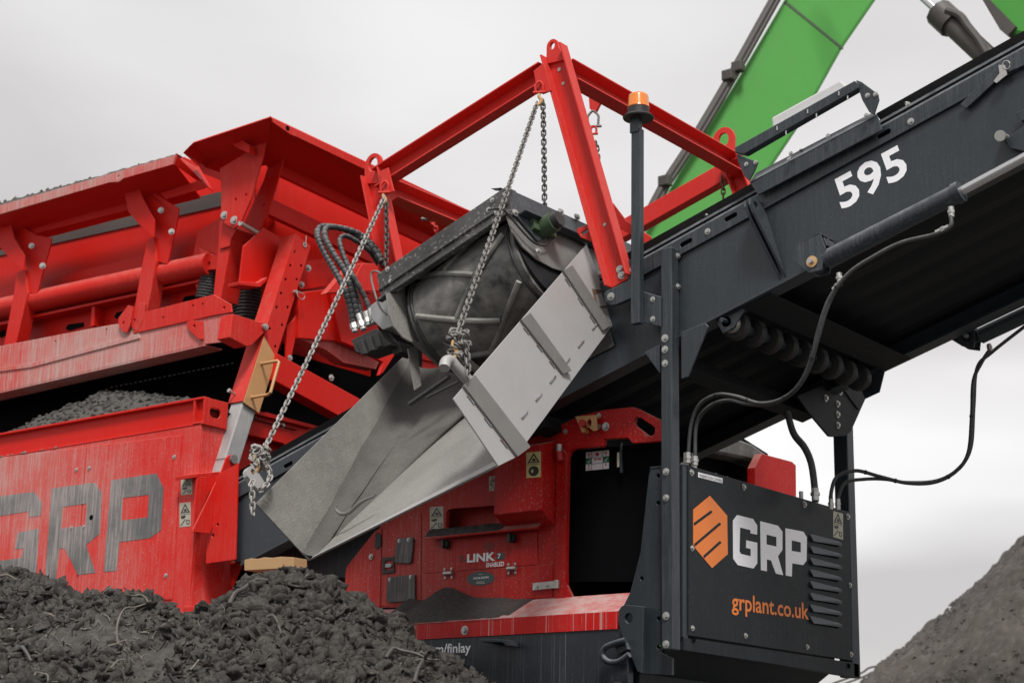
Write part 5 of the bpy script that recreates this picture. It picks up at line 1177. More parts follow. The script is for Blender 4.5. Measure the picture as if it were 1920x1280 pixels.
# ================================================================ CHUTE (hangs on chains)
CB = SP(-.2, -.8, 2.4)
CHU = thing('discharge_chute', 'grey steel discharge chute coated in fines hanging between two chains below magnet', 'chute', CB)
def cpart(name, m, mat, parent=None, **k): return m.build(name, mat, parent or CHU, base=CB, **k)
cR, cL = .46, -.88
q = [hit(x, y, S, cR) for x, y in ((850, 747), (935, 873), (1100, 460), (1145, 605), (967, 857))]
yn = lambda p: (p.y, p.dot(NN))
eT = Vector(yn(q[0])); eBt = Vector(yn(q[1])); uT = Vector(yn(q[2])); uB = Vector(yn(q[3]))
print('chute', eT, eBt, uT, uB, 'left', yn(hit(480, 943, S, cL)), yn(hit(580, 1050, S, cL)), yn(hit(770, 655, S, cL)))
# right wall
wallp = [(850, 747), (1100, 458), (1118, 505), (1150, 608), (967, 857), (935, 873)]
m = MB(); m.prism(H(wallp, S, cR), -S*.008); cpart('right_wall', m, M_stl, bevel=.002)
def st3(a, b, c, d, hgt=.035):
    P = H([a, b, c, d], S, cR+.001); mid1 = (P[0]+P[1])/2+S*hgt*.3; mid2 = (P[2]+P[3])/2+S*hgt*.3
    m = MB()
    for lo, hi in ((0, 1),):
        A_, B_, C_, D_ = P
        rA, rB = A_.lerp(B_, .72)+S*hgt, D_.lerp(C_, .72)+S*hgt
        m.prism(P, S*.014); t_ = S*.0135; m.add([A_+t_, B_+t_, C_+t_, D_+t_, rA, rB], [(0, 4, 5, 3), (4, 1, 2, 5), (0, 1, 4), (3, 5, 2)])
    return m
def z66(l): return zt(l, 3.556, 700, 340)
for (a, b, c, d) in (((866, 725), (886, 704), (990, 838), (967, 857)), z66([(975, 930), (1030, 885), (1300, 1272), (1255, 1290)]), z66([(1255, 600), (1310, 570), (1565, 965), (1520, 1000)])):
    sfn = cpart('stiffener', st3(a, b, c, d), M_stb)
    A_ = Vector((a[0], a[1])); D_ = Vector((d[0], d[1]))
    for t in (.18, .5, .8):
        m = MB(); p = A_.lerp(D_, t-.06); q2 = A_.lerp(D_, t+.06); m.tube([hit(p.x-2, p.y, S, cR+.003), hit(q2.x-2, q2.y, S, cR+.003)], .006, 8)
        cpart('weld_bead', m, M_weld, sfn, smooth=True)
for i in range(7):
    m = MB(); t0, t1 = (i+.15)/7, (i+.55)/7; A_, D_ = Vector((1125, 600)), Vector((940, 833)); p, q2 = A_.lerp(D_, t0), A_.lerp(D_, t1); m.tube([hit(p.x, p.y, S, cR+.002), hit(q2.x, q2.y, S, cR+.002)], .0055, 6)
    cpart('seam_weld', m, M_weld, smooth=True)
m = MB(); wl_ = z66([(1460, 715), (1520, 725), (1530, 735), (1480, 745), (1500, 830), (1560, 828), (1555, 838), (1490, 840)]); m.prism(H(wl_, S, cR+.004), -S*.003); cpart('patch_weld', m, M_rust)
# left wall (inner face seen) and floor
eL, eLb = Vector((eT.x, eT.y)), Vector((eBt.x, eBt.y))
l1 = hit(480, 943, S, cL); l2 = hit(580, 1050, S, cL); l3 = hit(770, 655, S, cL); 
slope = (Vector(yn(q[2]))-Vector(yn(q[0]))).normalized()
def P2(s, v): return SP(s, v.x, v.y)
lt_, lb2 = Vector(yn(l1)), Vector(yn(l2)); up_ = Vector(yn(l3)); sl = (up_-lt_).normalized()
Lc = 2.0; vdir = (Vector(yn(hit(799, 700, S, cL)))-lb2).normalized(); VL = (.07-lb2.x)/vdir.x
m = MB(); m.prism([P2(cL, lt_), P2(cL, lt_+sl*Lc), P2(cL, lb2+vdir*VL), P2(cL, lb2)], -S*.008); cpart('left_wall', m, M_chin, bevel=.002)
# floor: steep trough sheet from the foot of the left wall up to the right wall, with a triangular end plate
F1 = Vector(yn(hit(872, 783, S, cR))); E1 = Vector(yn(hit(935, 873, S, cR)))
def grid_sheet(A, B, C_, D_, nu, nv, amp):
    m = MB(); vs = []; nrm = (B-A).cross(D_-A).normalized()
    for i in range(nu+1):
        for j in range(nv+1):
            u, v = i/nu, j/nv; p = (A.lerp(B, u)).lerp(D_.lerp(C_, u), v); e_ = min(u, 1-u, v, 1)*6
            vs.append(p+nrm*amp*min(1, e_)*(noise.noise(p*5)+.5*noise.noise(p*17)))
    m.add(vs, [(i*(nv+1)+j, (i+1)*(nv+1)+j, (i+1)*(nv+1)+j+1, i*(nv+1)+j+1) for i in range(nu) for j in range(nv)]); return m
A_, E1w = P2(cL, lb2), P2(cR-.004, E1)
Dd = P2(cL, lb2+vdir*VL); slope3 = Y3*slope.x+NN*slope.y
nF = (E1w-A_).cross(slope3).normalized(); G_ = hit(867, 782, nF, nF.dot(A_)); fd = G_-A_
kk_ = min((cR-.006-A_.dot(S))/max(1e-6, fd.dot(S)), (.07-A_.y)/fd.y); G2 = A_+fd*kk_
nM = (Dd-A_).cross(G_-A_).normalized(); Kn = (nM.dot(A_)-nM.dot(S)*(cR-.006)-nM.y*.07)/nM.dot(NN); Kn = max(Kn, E1.y+(.07-E1.x)*slope.y/slope.x+.03); K_ = SP(cR-.006, .07, Kn)
print('scoop', A_, E1w, G_, G2, K_, Dd, kk_)
rl_ = grid_sheet(SP(cL+.01, .066, 2.66), SP(cR-.01, .066, 2.66), SP(cR-.01, .070, 3.03), SP(cL+.01, .070, 2.97), 60, 20, .010); cpart('rear_lip', rl_, M_chfl, smooth=True)
def solid(o, t=.006): so = o.modifiers.new('thick', 'SOLIDIFY'); so.thickness = t; so.offset = 0
fl = cpart('middle_plate', grid_sheet(A_, G2, K_, Dd, 46, 60, .004), M_chfl, smooth=True); solid(fl)
fl = cpart('chute_floor', grid_sheet(A_, E1w, G2.lerp(E1w, .0)+(E1w-E1w), G2, 50, 50, .0012), M_chend, smooth=True); solid(fl)
m = MB(); vs = []; nq_ = 46
for i in range(nq_+1):
    t = i/nq_; p = A_.lerp(Dd, t); wv = (P2(cL, lt_)-P2(cL, lb2)).normalized(); fv = (G_-A_).normalized(); fv = (fv-vdir.x*Y3*0).normalized(); k_ = (.05+.08*t)*(1+.12*noise.noise(Vector((t*7, 0, 0))))
    for q_ in range(6): a_ = q_/5; vs.append(p+wv*k_*(1-a_)**1.7+(G_-A_).normalized().lerp((K_-Dd).normalized(), .6).normalized()*k_*1.3*a_**1.7+Z3*.004)
m.add(vs, [(i*6+j, i*6+j+1, (i+1)*6+j+1, (i+1)*6+j) for i in range(nq_) for j in range(5)]); tag(cpart('packed_fines', m, M_chfl, smooth=True), kind='stuff')
up3 = slope3.normalized(); m = MB(); lipv = [A_.lerp(E1w, t)+nF*(.006 if nF.z > 0 else -.006)-Y3*.002 for t in np.linspace(.02, 1, 20)]
m = loft(lipv, [p+up3*(.012+.075*t**1.2) for p, t in zip(lipv, np.linspace(0, 1, 20))], .0015, Z3); cpart('worn_lip', m, M_stl)
# hanging lugs
m = MB(); pL = [hit(*p, S, cR+.0) for p in ((838, 680), (846, 672), (872, 705), (890, 725))]
m.tube(spline([hit(833, 690, S, cR-.01), hit(836, 678, S, cR-.01), hit(845, 676, S, cR-.01), hit(856, 688, S, cR-.01), hit(886, 722, S, cR-.01)], 5), .027, 16); cpart('pipe_lug', m, M_stl, smooth=True)
lg = zt([(240, 660), (270, 600), (330, 560), (400, 570), (600, 890), (590, 1000), (500, 1010), (430, 1010), (260, 760)], 10.667, 440, 820)
m = MB(); m.prism(H(lg, S, cL+.02), -S*.03, [circ(hit(475, 884, S, cL+.02), S, .017, 12)]); cpart('plate_lug', m, M_stl, bevel=.003)
m = MB(); m.prism([hit(*p, S, -.55) for p in zt([(975, 675), (1020, 660), (1040, 860), (1010, 880)], 2.667, 400, 400)], -S*.01); cpart('hanger_blade', m, M_chin)
m = MB(); a, b = hit(768, 757, 'y', -.55), hit(842, 706, 'y', -.4); m.beam(a, b, Y3, Z3, .03, .015); a, b = hit(800, 745, 'y', -.55), hit(860, 715, 'y', -.45); m.beam(a, b, Y3, Z3, .02, .01); cpart('wiper_bar', m, M_rub)
# scraps lying on the floor of the chute
m = MB(); m.tube(spline([hit(x, y, 'y', -1.12) for x, y in ((632, 945), (630, 955), (640, 963), (655, 960), (668, 948), (682, 938), (700, 930), (706, 924))], 4), .008, 8, rfun=lambda t, i: .004+.007*math.sin(math.pi*min(1, t*1.05)));
sc = m.build('bent_scrap_rod', M_stb, None, smooth=True, base=hit(660, 955, 'y', -1.12)); tag(sc, 'bent piece of scrap wire lying on the dusty chute floor', 'scrap')

# ================================================================ CHAINS
def chain(name, pts, label, mat=M_chn, pitch=.031, wire=.0047, width=.0125, group='chains hanging from the red lifting frame', hooks=()):
    P = spline(pts, 10); base = P[0]; T = thing(name, label, 'chain', base, group)
    cum = [0]
    for i in range(len(P)-1): cum.append(cum[-1]+(P[i+1]-P[i]).length)
    m = MB(); d = 0; kk = 0
    def at(d):
        for i in range(len(cum)-1):
            if cum[i+1] >= d: return P[i].lerp(P[i+1], (d-cum[i])/max(1e-9, cum[i+1]-cum[i])), (P[i+1]-P[i]).normalized()
        return P[-1], (P[-1]-P[-2]).normalized()
    vd = F.normalized()
    while d < cum[-1]:
        c, t = at(d); u = (t.cross(vd)).normalized(); v = t.cross(u).normalized(); rot = (.35+random.uniform(-.15, .15)) if kk % 2 else (1.92+random.uniform(-.15, .15)); sd2 = u*math.cos(rot)+v*math.sin(rot)
        hl = pitch*.62; ring = []
        for i in range(14):
            a = 2*math.pi*i/14; ring.append(c+t*(math.cos(a)*width*.85+math.copysign(hl-width*.62, math.cos(a)))+sd2*math.sin(a)*width)
        n = len(ring); vs = []
        for i in range(n):
            tg = (ring[(i+1) % n]-ring[i-1]).normalized(); nn = tg.cross(t.cross(sd2)).normalized(); bb = t.cross(sd2).normalized()
            for j in range(6): a = j*math.pi/3; vs.append(ring[i]+(nn*math.cos(a)+bb*math.sin(a))*wire)
        m.add(vs, [(i*6+j, i*6+(j+1) % 6, ((i+1) % n)*6+(j+1) % 6, ((i+1) % n)*6+j) for i in range(n) for j in range(6)])
        d += pitch; kk += 1
    m.build('chain_links', mat, T, smooth=True, base=base)
    return T, base
def clump(T, base, c, mat, r=.055, n=16, seed=1, pitch=.03):
    """chain wound into a knot"""
    rr = random.Random(seed); m = MB()
    for k in range(n):
        a = rr.random()*6.28; h = (k/n-.5)*2.2*r; rad_ = r*(.45+.5*(1-abs(k/n-.5)*1.2)); o = c+Z3*h+Vector((math.cos(a), math.sin(a), 0))*rad_*.7
        t = Vector((rr.uniform(-1, 1), rr.uniform(-1, 1), rr.uniform(-.6, .6))).normalized(); s_ = t.cross(Vector((rr.random(), rr.random(), rr.random()))).normalized()
        ring = [o+t*(math.cos(i*.524)*.021)+s_*math.sin(i*.524)*.012 for i in range(13)]; m.tube(ring, .0052, 6)
    m.build('wound_knot', mat, T, smooth=True, base=base)
def shackle(T, base, c, mat, r=.02, d=Z3, w=.006, name='shackle', ax=None):
    ax = ax or (X3*.8+Y3*.4).normalized(); m = MB()
    pts = [c-d*r*1.1-ax*r*.8, c-ax*r*.85, c+d*r*.7-ax*r*.8, c+d*r*1.5, c+d*r*.7+ax*r*.8, c+ax*r*.85, c-d*r*1.1+ax*r*.8]
    m.tube(spline(pts, 4), w, 8); m.cyl(c-d*r*1.1-ax*r*1.35, c-d*r*1.1+ax*r*1.35, w*1.1, 10); m.build(name, mat, T, smooth=True, base=base)
def hook(T, base, top, mat, s_=.03, down=-Z3):
    m = MB(); u = (X3*.8+Y3*.5).normalized(); pts = [top, top+down*s_*.8, top+down*s_*1.8+u*s_*.6, top+down*s_*2.8+u*s_*.3, top+down*s_*3.1-u*s_*.4, top+down*s_*2.4-u*s_*.8]
    m.tube(spline(pts, 5), .009, 8, rfun=lambda t, i: .006+.006*math.sin(math.pi*min(1, t+.1))); m.build('hook', mat, T, smooth=True, base=base)
pBt = yP(1006, 196, -.10); pCh = hit(862, 628, S, cR-.01)+Vector((0, -.02, 0))
T1, b1_ = chain('chain', [pBt, pBt.lerp(pCh, .5)-Z3*.012, pCh], 'long taut chain from the frame peak down to the pipe lug of the grey chute')
shackle(T1, b1_, yP(1011, 165, -.10), M_redg, .026, w=.008, name='shackle'); hook(T1, b1_, yP(1011, 176, -.10), M_gold, .022)
kc = hit(860, 645, S, cR+.02); clump(T1, b1_, kc, M_chn, .066, 62, 3); 
hook(T1, b1_, kc+Z3*.01-Y3*.04, M_gold, .03)
pT = yP(720, 372, -.10); pE = hit(492, 850, S, cL+.03)
M_chl = paint('pale dusty chain steel', (.24, .225, .21), .6, amt=.6, streak=0, speck=.3, up=.4, dust=(.45, .43, .41), metal=.3, patch=9)
T2, b2_ = chain('chain', [pT, pT.lerp(pE, .5)-Z3*.012, pE], 'long pale dusty chain from the left frame corner to the plate lug of the chute', M_chl)
shackle(T2, b2_, yP(721, 352, -.10), M_redg, .028, w=.008, name='shackle'); hook(T2, b2_, yP(719, 362, -.10), M_gold, .024)
kc = hit(488, 858, S, cL+.03); clump(T2, b2_, kc, M_chl, .06, 56, 5); hook(T2, b2_, kc+Z3*.01-Y3*.035, M_gold, .03)
T3, _ = chain('chain', [yP(1018, 192, -.08), hit(1020, 290, 'y', -.14), hit(1021, 392, 'y', -.2)], 'short dark vertical chain from the frame peak down to the magnet corner', M_chnd)
T4, b4_ = chain('chain', [yP(724, 378, -.08), hit(725, 430, 'y', -.14), hit(724, 500, 'y', -.2)], 'short dark vertical chain at the left frame corner behind the dusty chain', M_chnd)
T5, b5_ = chain('chain', [hit(1118, 270, 'y', .75), hit(1121, 300, 'y', .75), hit(1122, 395, 'y', .72)], 'short chain with long shackle half hidden behind the sloping red leg', M_chnd)
shackle(T5, b5_, hit(1112, 225, 'y', .75), M_stb, .04, w=.008); shackle(T5, b5_, hit(1113, 245, 'y', .74), M_redg, .02, w=.007)
T6, b6_ = chain('chain', [hit(808, 410, 'y', .62), hit(816, 425, 'y', .62), hit(822, 445, 'y', .62)], 'stub of chain on a thick grey shackle above the magnet rear beam', M_redg)
shackle(T6, b6_, hit(806, 398, 'y', .62), M_stb, .04, w=.011, d=Z3)
T7, b7_ = chain('chain', [hit(1354, 335, 'y', YG1-.06), hit(1356, 350, 'y', YG1-.06), hit(1356, 375, 'y', YG1-.06)], 'rusty chain end hanging below the far right frame corner', M_rust)
# loose tails
T8, b8_ = chain('chain', [hit(497, 870, S, cL+.05), hit(507, 888, S, cL+.06), hit(500, 908, S, cL+.07), hit(485, 918, S, cL+.07), hit(473, 905, S, cL+.07), hit(473, 930, S, cL+.06), hit(474, 962, S, cL+.06)], 'loose pale chain tail looped through the plate lug and dangling beside the chute', M_chl)
T9, b9_ = chain('chain', [hit(868, 640, S, cR+.04), hit(874, 655, S, cR+.05), hit(877, 680, S, cR+.05), hit(877, 712, S, cR+.04)], 'loose chain tail hanging from the knot beside the chute pipe lug', M_chn)

# ================================================================ DIRT ON THE MACHINE (loose material)
def _ico():
    bm = bmesh.new(); bmesh.ops.create_icosphere(bm, subdivisions=1, radius=1); v = [p.co.copy() for p in bm.verts]; f = [tuple(q.index for q in t.verts) for t in bm.faces]; bm.free(); return v, f
ICO_V, ICO_F = _ico()
def pile(name, label, cx, cy, rx, ry, h, z, mat, n=40, rough=.02, seed=0, fine=1.):
    base = Vector((cx, cy, z)); m = MB(); vs = []; nx = n
    for i in range(nx+1):
        for j in range(nx+1):
            u, v = i/nx*2-1, j/nx*2-1; r = math.sqrt(u*u+v*v); hh = h*max(0, 1-r)**.8
            p = Vector((cx+u*rx, cy+v*ry, z)); hh += rough*noise.noise(p*9*fine+Vector((seed, 0, 0)))*(1 if r < 1 else 0)+rough*.6*noise.noise(p*28*fine)*(r < 1.0)
            vs.append(p+Z3*(max(hh, -.02)))
    m.add(vs, [(i*(nx+1)+j, (i+1)*(nx+1)+j, (i+1)*(nx+1)+j+1, i*(nx+1)+j+1) for i in range(nx) for j in range(nx)])
    rr = random.Random(seed+2)
    for i in range(2600):
        a, r = rr.random()*6.28, math.sqrt(rr.random())*.93; p = Vector((cx+rx*r*math.cos(a), cy+ry*r*math.sin(a), z)); s_ = .006+.014*rr.random()**3; hp_ = h*max(0, 1-r)**.8
        p.z += hp_+rough*noise.noise(Vector((p.x, p.y, z))*9*fine+Vector((seed, 0, 0)))+s_*.3; o3_ = Vector((rr.random()*50, rr.random()*50, 0)); sq = Vector((rr.uniform(.8, 1.5), rr.uniform(.7, 1.2), rr.uniform(.5, .9)))
        m.add([p+Vector((v.x*sq.x, v.y*sq.y, v.z*sq.z))*s_*(1+.5*noise.noise(v*1.3+o3_)) for v in ICO_V], ICO_F)
    o = m.build(name, mat, None, smooth=True, base=base); tag(o, label, 'dirt', kind='stuff'); return o
pp0 = hit(225, 728, 'y', .40)
pile('gravel_pile', 'grey gravel heaped between the cabinet top rail and the screen frame', pp0.x-.2, .47, 1.55, .42, pp0.z-zcT+.09, zcT-.06, M_grav, 60, .03, 3)
def belt_load():
    m = MB(); nx, ny = 70, 40; vs = []
    for i in range(nx+1):
        s_ = -1.5+2.2*i/nx
        for j in range(ny+1):
            y = .10+1.62*j/ny; e = math.exp(-((s_+.25)/.55)**2)
            n_ = n_bot+.16+(.10+.42*e)*(1-.3*abs(2*j/ny-.5))+.02*noise.noise(Vector((s_*7, y*7, 0)))+.008*noise.noise(Vector((s_*25, y*25, 0)))
            vs.append(SP(s_, y, n_))
    m.add(vs, [(i*(ny+1)+j, (i+1)*(ny+1)+j, (i+1)*(ny+1)+j+1, i*(ny+1)+j+1) for i in range(nx) for j in range(ny)])
    o = m.build('spoil_load', M_fine, None, smooth=True, base=SP(-.3, .9, n_bot)); tag(o, 'grey fines riding on the conveyor belt under the magnet drum', 'dirt', kind='stuff')
belt_load()
# fines on the sloped ledge: follow the slope
def ledge_fines():
    m = MB(); nx, ny = 90, 14; xs0, xs1 = hit(725, 1150, 'y', .1).x, hit(965, 1150, 'y', .1).x; vs = []
    for i in range(nx+1):
        x = xs0+(xs1-xs0)*i/nx; u = i/nx
        hh = .012+.105*math.exp(-((u-.34)/.17)**2)+.05*math.exp(-((u-.05)/.07)**2)+.02*math.exp(-((u-.7)/.2)**2)
        hh *= min(1, (1-u)*5)**.6
        for j in range(ny+1):
            v = j/ny; y = ych-.010+(.27-ych+.008)*v; zl_ = zl+(zb-zl)*((y-ych)/(.27-ych))
            vs.append(Vector((x, y-.004*noise.noise(Vector((x*9, v, 0))), zl_+hh*(v**.8)*(.5 if v > .999 else 1)*1.0+.003+.004*noise.noise(Vector((x*18, y*18, 2)))-(.004 if j == 0 else 0))))
    m.add(vs, [(i*(ny+1)+j, (i+1)*(ny+1)+j, (i+1)*(ny+1)+j+1, i*(ny+1)+j+1) for i in range(nx) for j in range(ny)])
    o = m.build('fine_dirt', M_fdk, None, smooth=True, base=Vector(((xs0+xs1)/2, .1, zl))); tag(o, 'drift of dark fines lying on the sloped red ledge below the covers', 'dirt', kind='stuff')
ledge_fines()
def shelf_fines():
    m = MB(); nx, ny = 70, 6; vs = []
    for i in range(nx+1):
        u = i/nx; x = x_a+(x_b-x_a)*.68*u
        hh = (.008+.028*abs(noise.noise(Vector((x*6, 3, 1))))+.012*noise.noise(Vector((x*22, 1, 1))))*min(1, (1-u)*4)
        for j in range(ny+1):
            v = j/ny; vs.append(Vector((x, YE-.068+.068*v, zs+.055*v+.001+max(.0, hh)*math.sin(math.pi*min(1, v*.8+.1)))))
    m.add(vs, [(i*(ny+1)+j, (i+1)*(ny+1)+j, (i+1)*(ny+1)+j+1, i*(ny+1)+j+1) for i in range(nx) for j in range(ny)])
    o = m.build('fine_dirt', M_fdk, None, smooth=True, base=Vector((x_a, YE-.05, zs))); tag(o, 'thin line of dark fines on the narrow shelf above the access door', 'dirt', kind='stuff')
shelf_fines()
m = MB(); rr = random.Random(11)
for i in range(60):
    t = rr.random(); p = Vector((-8.0+(hit(150, 835, 'y', YC).x+8)*t, YC-.006+rr.random()*.02, zct-.004)); s_ = rr.uniform(.012, .035)*(1.1-t*.6)
    m.add([p+Vector((s_*math.cos(a)*2, s_*math.sin(a)*.7, -s_*.3)) for a in (0, 1.3, 2.5, 3.8, 5)]+[p+Z3*s_*.8], [(0, 1, 5), (1, 2, 5), (2, 3, 5), (3, 4, 5), (4, 0, 5)])
o = m.build('caked_dirt', M_fine, None, smooth=True, base=Vector((-5, 0, zct))); tag(o, 'caked grey dirt along the ledge above the lettered cabinet doors', 'dirt', kind='stuff')
# timber plank by the cabinet foot
pk = H([(458, 1049), (545, 1043), (548, 1062), (530, 1066), (458, 1069)], 'y', -.05)
m = MB(); m.prism(H([(458, 1049), (470, 1046), (482, 1047), (495, 1044), (510, 1045), (525, 1043), (550, 1044), (550, 1064), (458, 1069)], 'y', -.05), Y3*.12); o = m.build('timber_plank', M_wood, None, bevel=.003, base=pk[0]); tag(o, 'pale broken timber board wedged behind the spoil heap under the chute mouth', 'plank')

# ================================================================ TRACKS
m = MB()
for y0 in (.25, 1.95):
    pts = [Vector((x, y0, z)) for x, z in ((-7.2, .38), (-7.05, .08), (-6.8, .0), (-1.3, .0), (-1.05, .08), (-.9, .38), (-1.05, .68), (-1.3, .76), (-6.8, .76), (-7.05, .68))]
    m.prism(pts, Y3*.4)
    for i in range(36):
        x = -6.75+i*.155
        for z in (-.015, .77): m.aabb(x, x+.11, y0-.02, y0+.42, z-.012, z+.02)
part('crawler_track', m, M_dark, MACH)

# ================================================================ TERRAIN
def hm(x, y):
    """ground height: machine stands on a raised pad"""
    t = min(1, max(0, (-.9-y)/2.0)); t2 = min(1, max(0, (x-1.2)/2.0)); k = max(t, t2); k = k*k*(3-2*k)
    return -.012-.9*k+.03*noise.noise(Vector((x*.7, y*.7, 0)))
def axis(): 
    a = list(np.linspace(-14, 14, 90)); e = [16, 20, 26, 35, 50, 80, 140, 260, 500, 900]; return [-v for v in e[::-1]]+a+e
ax_ = axis(); m = MB(); n = len(ax_)
m.add([Vector((x, y, hm(x, y) if abs(x) < 20 and abs(y) < 20 else hm(max(-20, min(20, x)), max(-20, min(20, y))))) for x in ax_ for y in ax_], [(i*n+j, (i+1)*n+j, (i+1)*n+j+1, i*n+j+1) for i in range(n-1) for j in range(n-1)])
o = m.build('ground', M_gnd, None, smooth=True, base=Vector((0, 0, 0))); tag(o, 'dark dirt yard ground', kind='structure'); 
def heap_pt0(px, py, fn):
    r = ray(px, py).normalized(); t = 3.0
    for _ in range(1400):
        p = CAM+r*t
        if p.z < fn(p.x, p.y)+.035: return p
        t += .008
    return p
# foreground spoil heap: cones of repose
pk1 = hit(553, 1066, 'y', -1.45); pk2 = hit(10, 1062, 'y', -1.8); pk3 = hit(235, 1108, 'y', -1.9); pk4 = hit(150, 1125, 'y', -2.0)
print('peaks', pk1, pk2, pk3)
CONES = [(pk1, .66, .10), (pk2, .50, .25), (pk3, .60, .20), (pk4, .62, .2), (hit(1195, 1275, 'y', -.35), .62, .10), (hit(745, 1185, 'y', -1.5), .75, .12), (hit(380, 1155, 'y', -1.7), .5, .2)]
def heap_h(x, y):
    h = -9
    for c, sl_, rnd in CONES:
        d = math.hypot(x-c.x, y-c.y); v = c.z+rnd*sl_*.6-sl_*math.sqrt(d*d+rnd*rnd); h = max(h, v)
    return h
def heap_disp(x, y):
    p = Vector((x, y, 0))
    return .05*noise.noise(p*2.3)+.035*noise.noise(p*6)+.022*noise.noise(p*15+Vector((9, 1, 1)))+.012*noise.noise(p*34)
X0, X1, Y0_, Y1_ = -6.4, 1.0, -5.6, -.12
nx, ny = 330, 250
xs = np.linspace(X0, X1, nx); ysv = np.linspace(Y0_, Y1_, ny)
V = np.zeros((nx, ny, 3))
for i, x in enumerate(xs):
    for j, y in enumerate(ysv):
        h = heap_h(x, y); V[i, j] = (x, y, max(h+heap_disp(x, y), -.95))
HB = Vector((-2.2, -2.2, -.9))
verts = V.reshape(-1, 3)-np.array(HB)
ii, jj = np.meshgrid(np.arange(nx-1), np.arange(ny-1), indexing='ij'); a = (ii*ny+jj).ravel(); quads = np.stack([a, a+ny, a+ny+1, a+1], 1)
# clods
def ico():
    bm = bmesh.new(); bmesh.ops.create_icosphere(bm, subdivisions=2, radius=1); v = np.array([tuple(p.co) for p in bm.verts]); f = np.array([[q.index for q in t.verts] for t in bm.faces]); bm.free(); return v, f
iv, if_ = ico()
rg = np.random.default_rng(4); shapes = []
for k in range(14):
    d = np.array([1+.60*noise.noise(Vector(p)*1.15+Vector((k*7, 0, 0)))+.34*noise.noise(Vector(p)*2.6+Vector((0, k*5, 0)))+.12*noise.noise(Vector(p)*5.5+Vector((0, k*5, 3))) for p in iv]); sh = iv*d[:, None]; sh = sh*np.array([1.3, .85+.1*(k % 3), .42+.08*(k % 4)]); shapes.append(sh)
for k in range(6):   # flat flakes
    d = np.array([1+.5*noise.noise(Vector(p)*1.5+Vector((k*3, 50, 0))) for p in iv]); sh = iv*d[:, None]*np.array([1.3, .8, .16]); sh[:, 2] += .22*sh[:, 0]**2*(1 if k % 2 else -1); shapes.append(sh)
def ico1():
    bm = bmesh.new(); bmesh.ops.create_icosphere(bm, subdivisions=1, radius=1); v = np.array([tuple(p.co) for p in bm.verts]); f = np.array([[q.index for q in t.verts] for t in bm.faces]); bm.free(); return v, f
iv_lo, if_lo = ico1(); near_ = [int(np.argmin(((iv-p)**2).sum(1))) for p in iv_lo]; shapes_lo = [sh[near_] for sh in shapes]
cv, cf, base_i, cfs = [], [], 0, []
def rotm(rg):
    q = rg.normal(size=4); q /= np.linalg.norm(q); w_, x, y, z = q
    return np.array([[1-2*(y*y+z*z), 2*(x*y-z*w_), 2*(x*z+y*w_)], [2*(x*y+z*w_), 1-2*(x*x+z*z), 2*(y*z-x*w_)], [2*(x*z-y*w_), 2*(y*z+x*w_), 1-2*(x*x+y*y)]])
SMC = [heap_pt0(205, 1165, heap_h), heap_pt0(110, 1185, heap_h), heap_pt0(300, 1215, heap_h)]
NCL = 50000; cnt = 0
camn = np.array(CAM)
def in_view(p):
    v = Vector(p)-CAM; w_ = v.dot(F)
    if w_ < .5: return False
    px = 960+FPX*v.dot(RT)/w_; py = 640-FPX*v.dot(UP)/w_
    return -40 < px < 1300 and 1000 < py < 1330
tries = 0
while cnt < NCL and tries < 700000:
    tries += 1
    x = rg.uniform(X0+.1, X1-.1); y = rg.uniform(-4.2, -.5); h = heap_h(x, y)
    if h < -.7: continue
    if not in_view((x, y, h)): continue
    dens = noise.noise(Vector((x*1.3, y*1.3, 4)))+.25*noise.noise(Vector((x*5, y*5, 2)))
    smooth_zone = max(math.exp(-(((x-c_.x)/.30)**2+((y-c_.y)/.26)**2)) for c_ in SMC)
    if rg.random() < smooth_zone*1.1: continue
    s_ = .0040*(1+rg.pareto(1.5)*.8); s_ = min(s_, .031)
    if dens > .12: s_ *= 1.2
    k = rg.integers(0, 14) if rg.random() < .80 else rg.integers(14, 20)
    if k >= 14: s_ *= 1.5
    R_ = rotm(rg)
    lo = s_ < .012; sh = (shapes_lo if lo else shapes)[k]
    p = sh@R_.T*s_+np.array([x, y, h+heap_disp(x, y)+s_*.25]); cv.append(p); cfs.append(np.full(len(if_lo if lo else if_), not lo)); cf.append((if_lo if lo else if_)+base_i); base_i += len(sh); cnt += 1
print('clods', cnt, tries)
# shredded fibres and slivers among the clods
nfib = 0
for _ in range(20000):
    if nfib >= 2200: break
    x = rg.uniform(X0+.1, X1-.1); y = rg.uniform(-4.2, -.5); h = heap_h(x, y)
    if h < -.7 or not in_view((x, y, h)): continue
    L_ = .02+.07*rg.random()**2; th = rg.random()*6.28; d1 = np.array([math.cos(th), math.sin(th), rg.normal()*.35]); d2 = np.array([-math.sin(th), math.cos(th), rg.normal()*.5]); c0 = np.array([x, y, h+heap_disp(x, y)+.012])
    w_ = .0012+.003*rg.random(); bend = rg.normal()*.4; P = [c0+d1*L_*t+d2*L_*bend*t*t+np.array([0, 0, L_*.25*math.sin(3*t)]) for t in (-.5, -.2, .1, .5)]
    vv = [];
    for p in P: vv += [p+d2*w_, p-d2*w_, p+np.array([0, 0, w_*.8])]
    ff = []
    for k in range(3):
        for q in range(3): a0, a1 = k*3+q, k*3+(q+1) % 3; ff += [[a0, a1, a1+3], [a0, a1+3, a0+3]]
    cv.append(np.array(vv)); cf.append(np.array(ff)+base_i); base_i += len(vv); nfib += 1
nfibf = nfib*18
cv = np.concatenate(cv)-np.array(HB); cf = np.concatenate(cf)
me = bpy.data.meshes.new('spoil_heap'); nq, ntv = len(quads), len(cf); nv = len(verts)
me.vertices.add(nv+len(cv)); me.vertices.foreach_set('co', np.concatenate([verts, cv]).ravel())
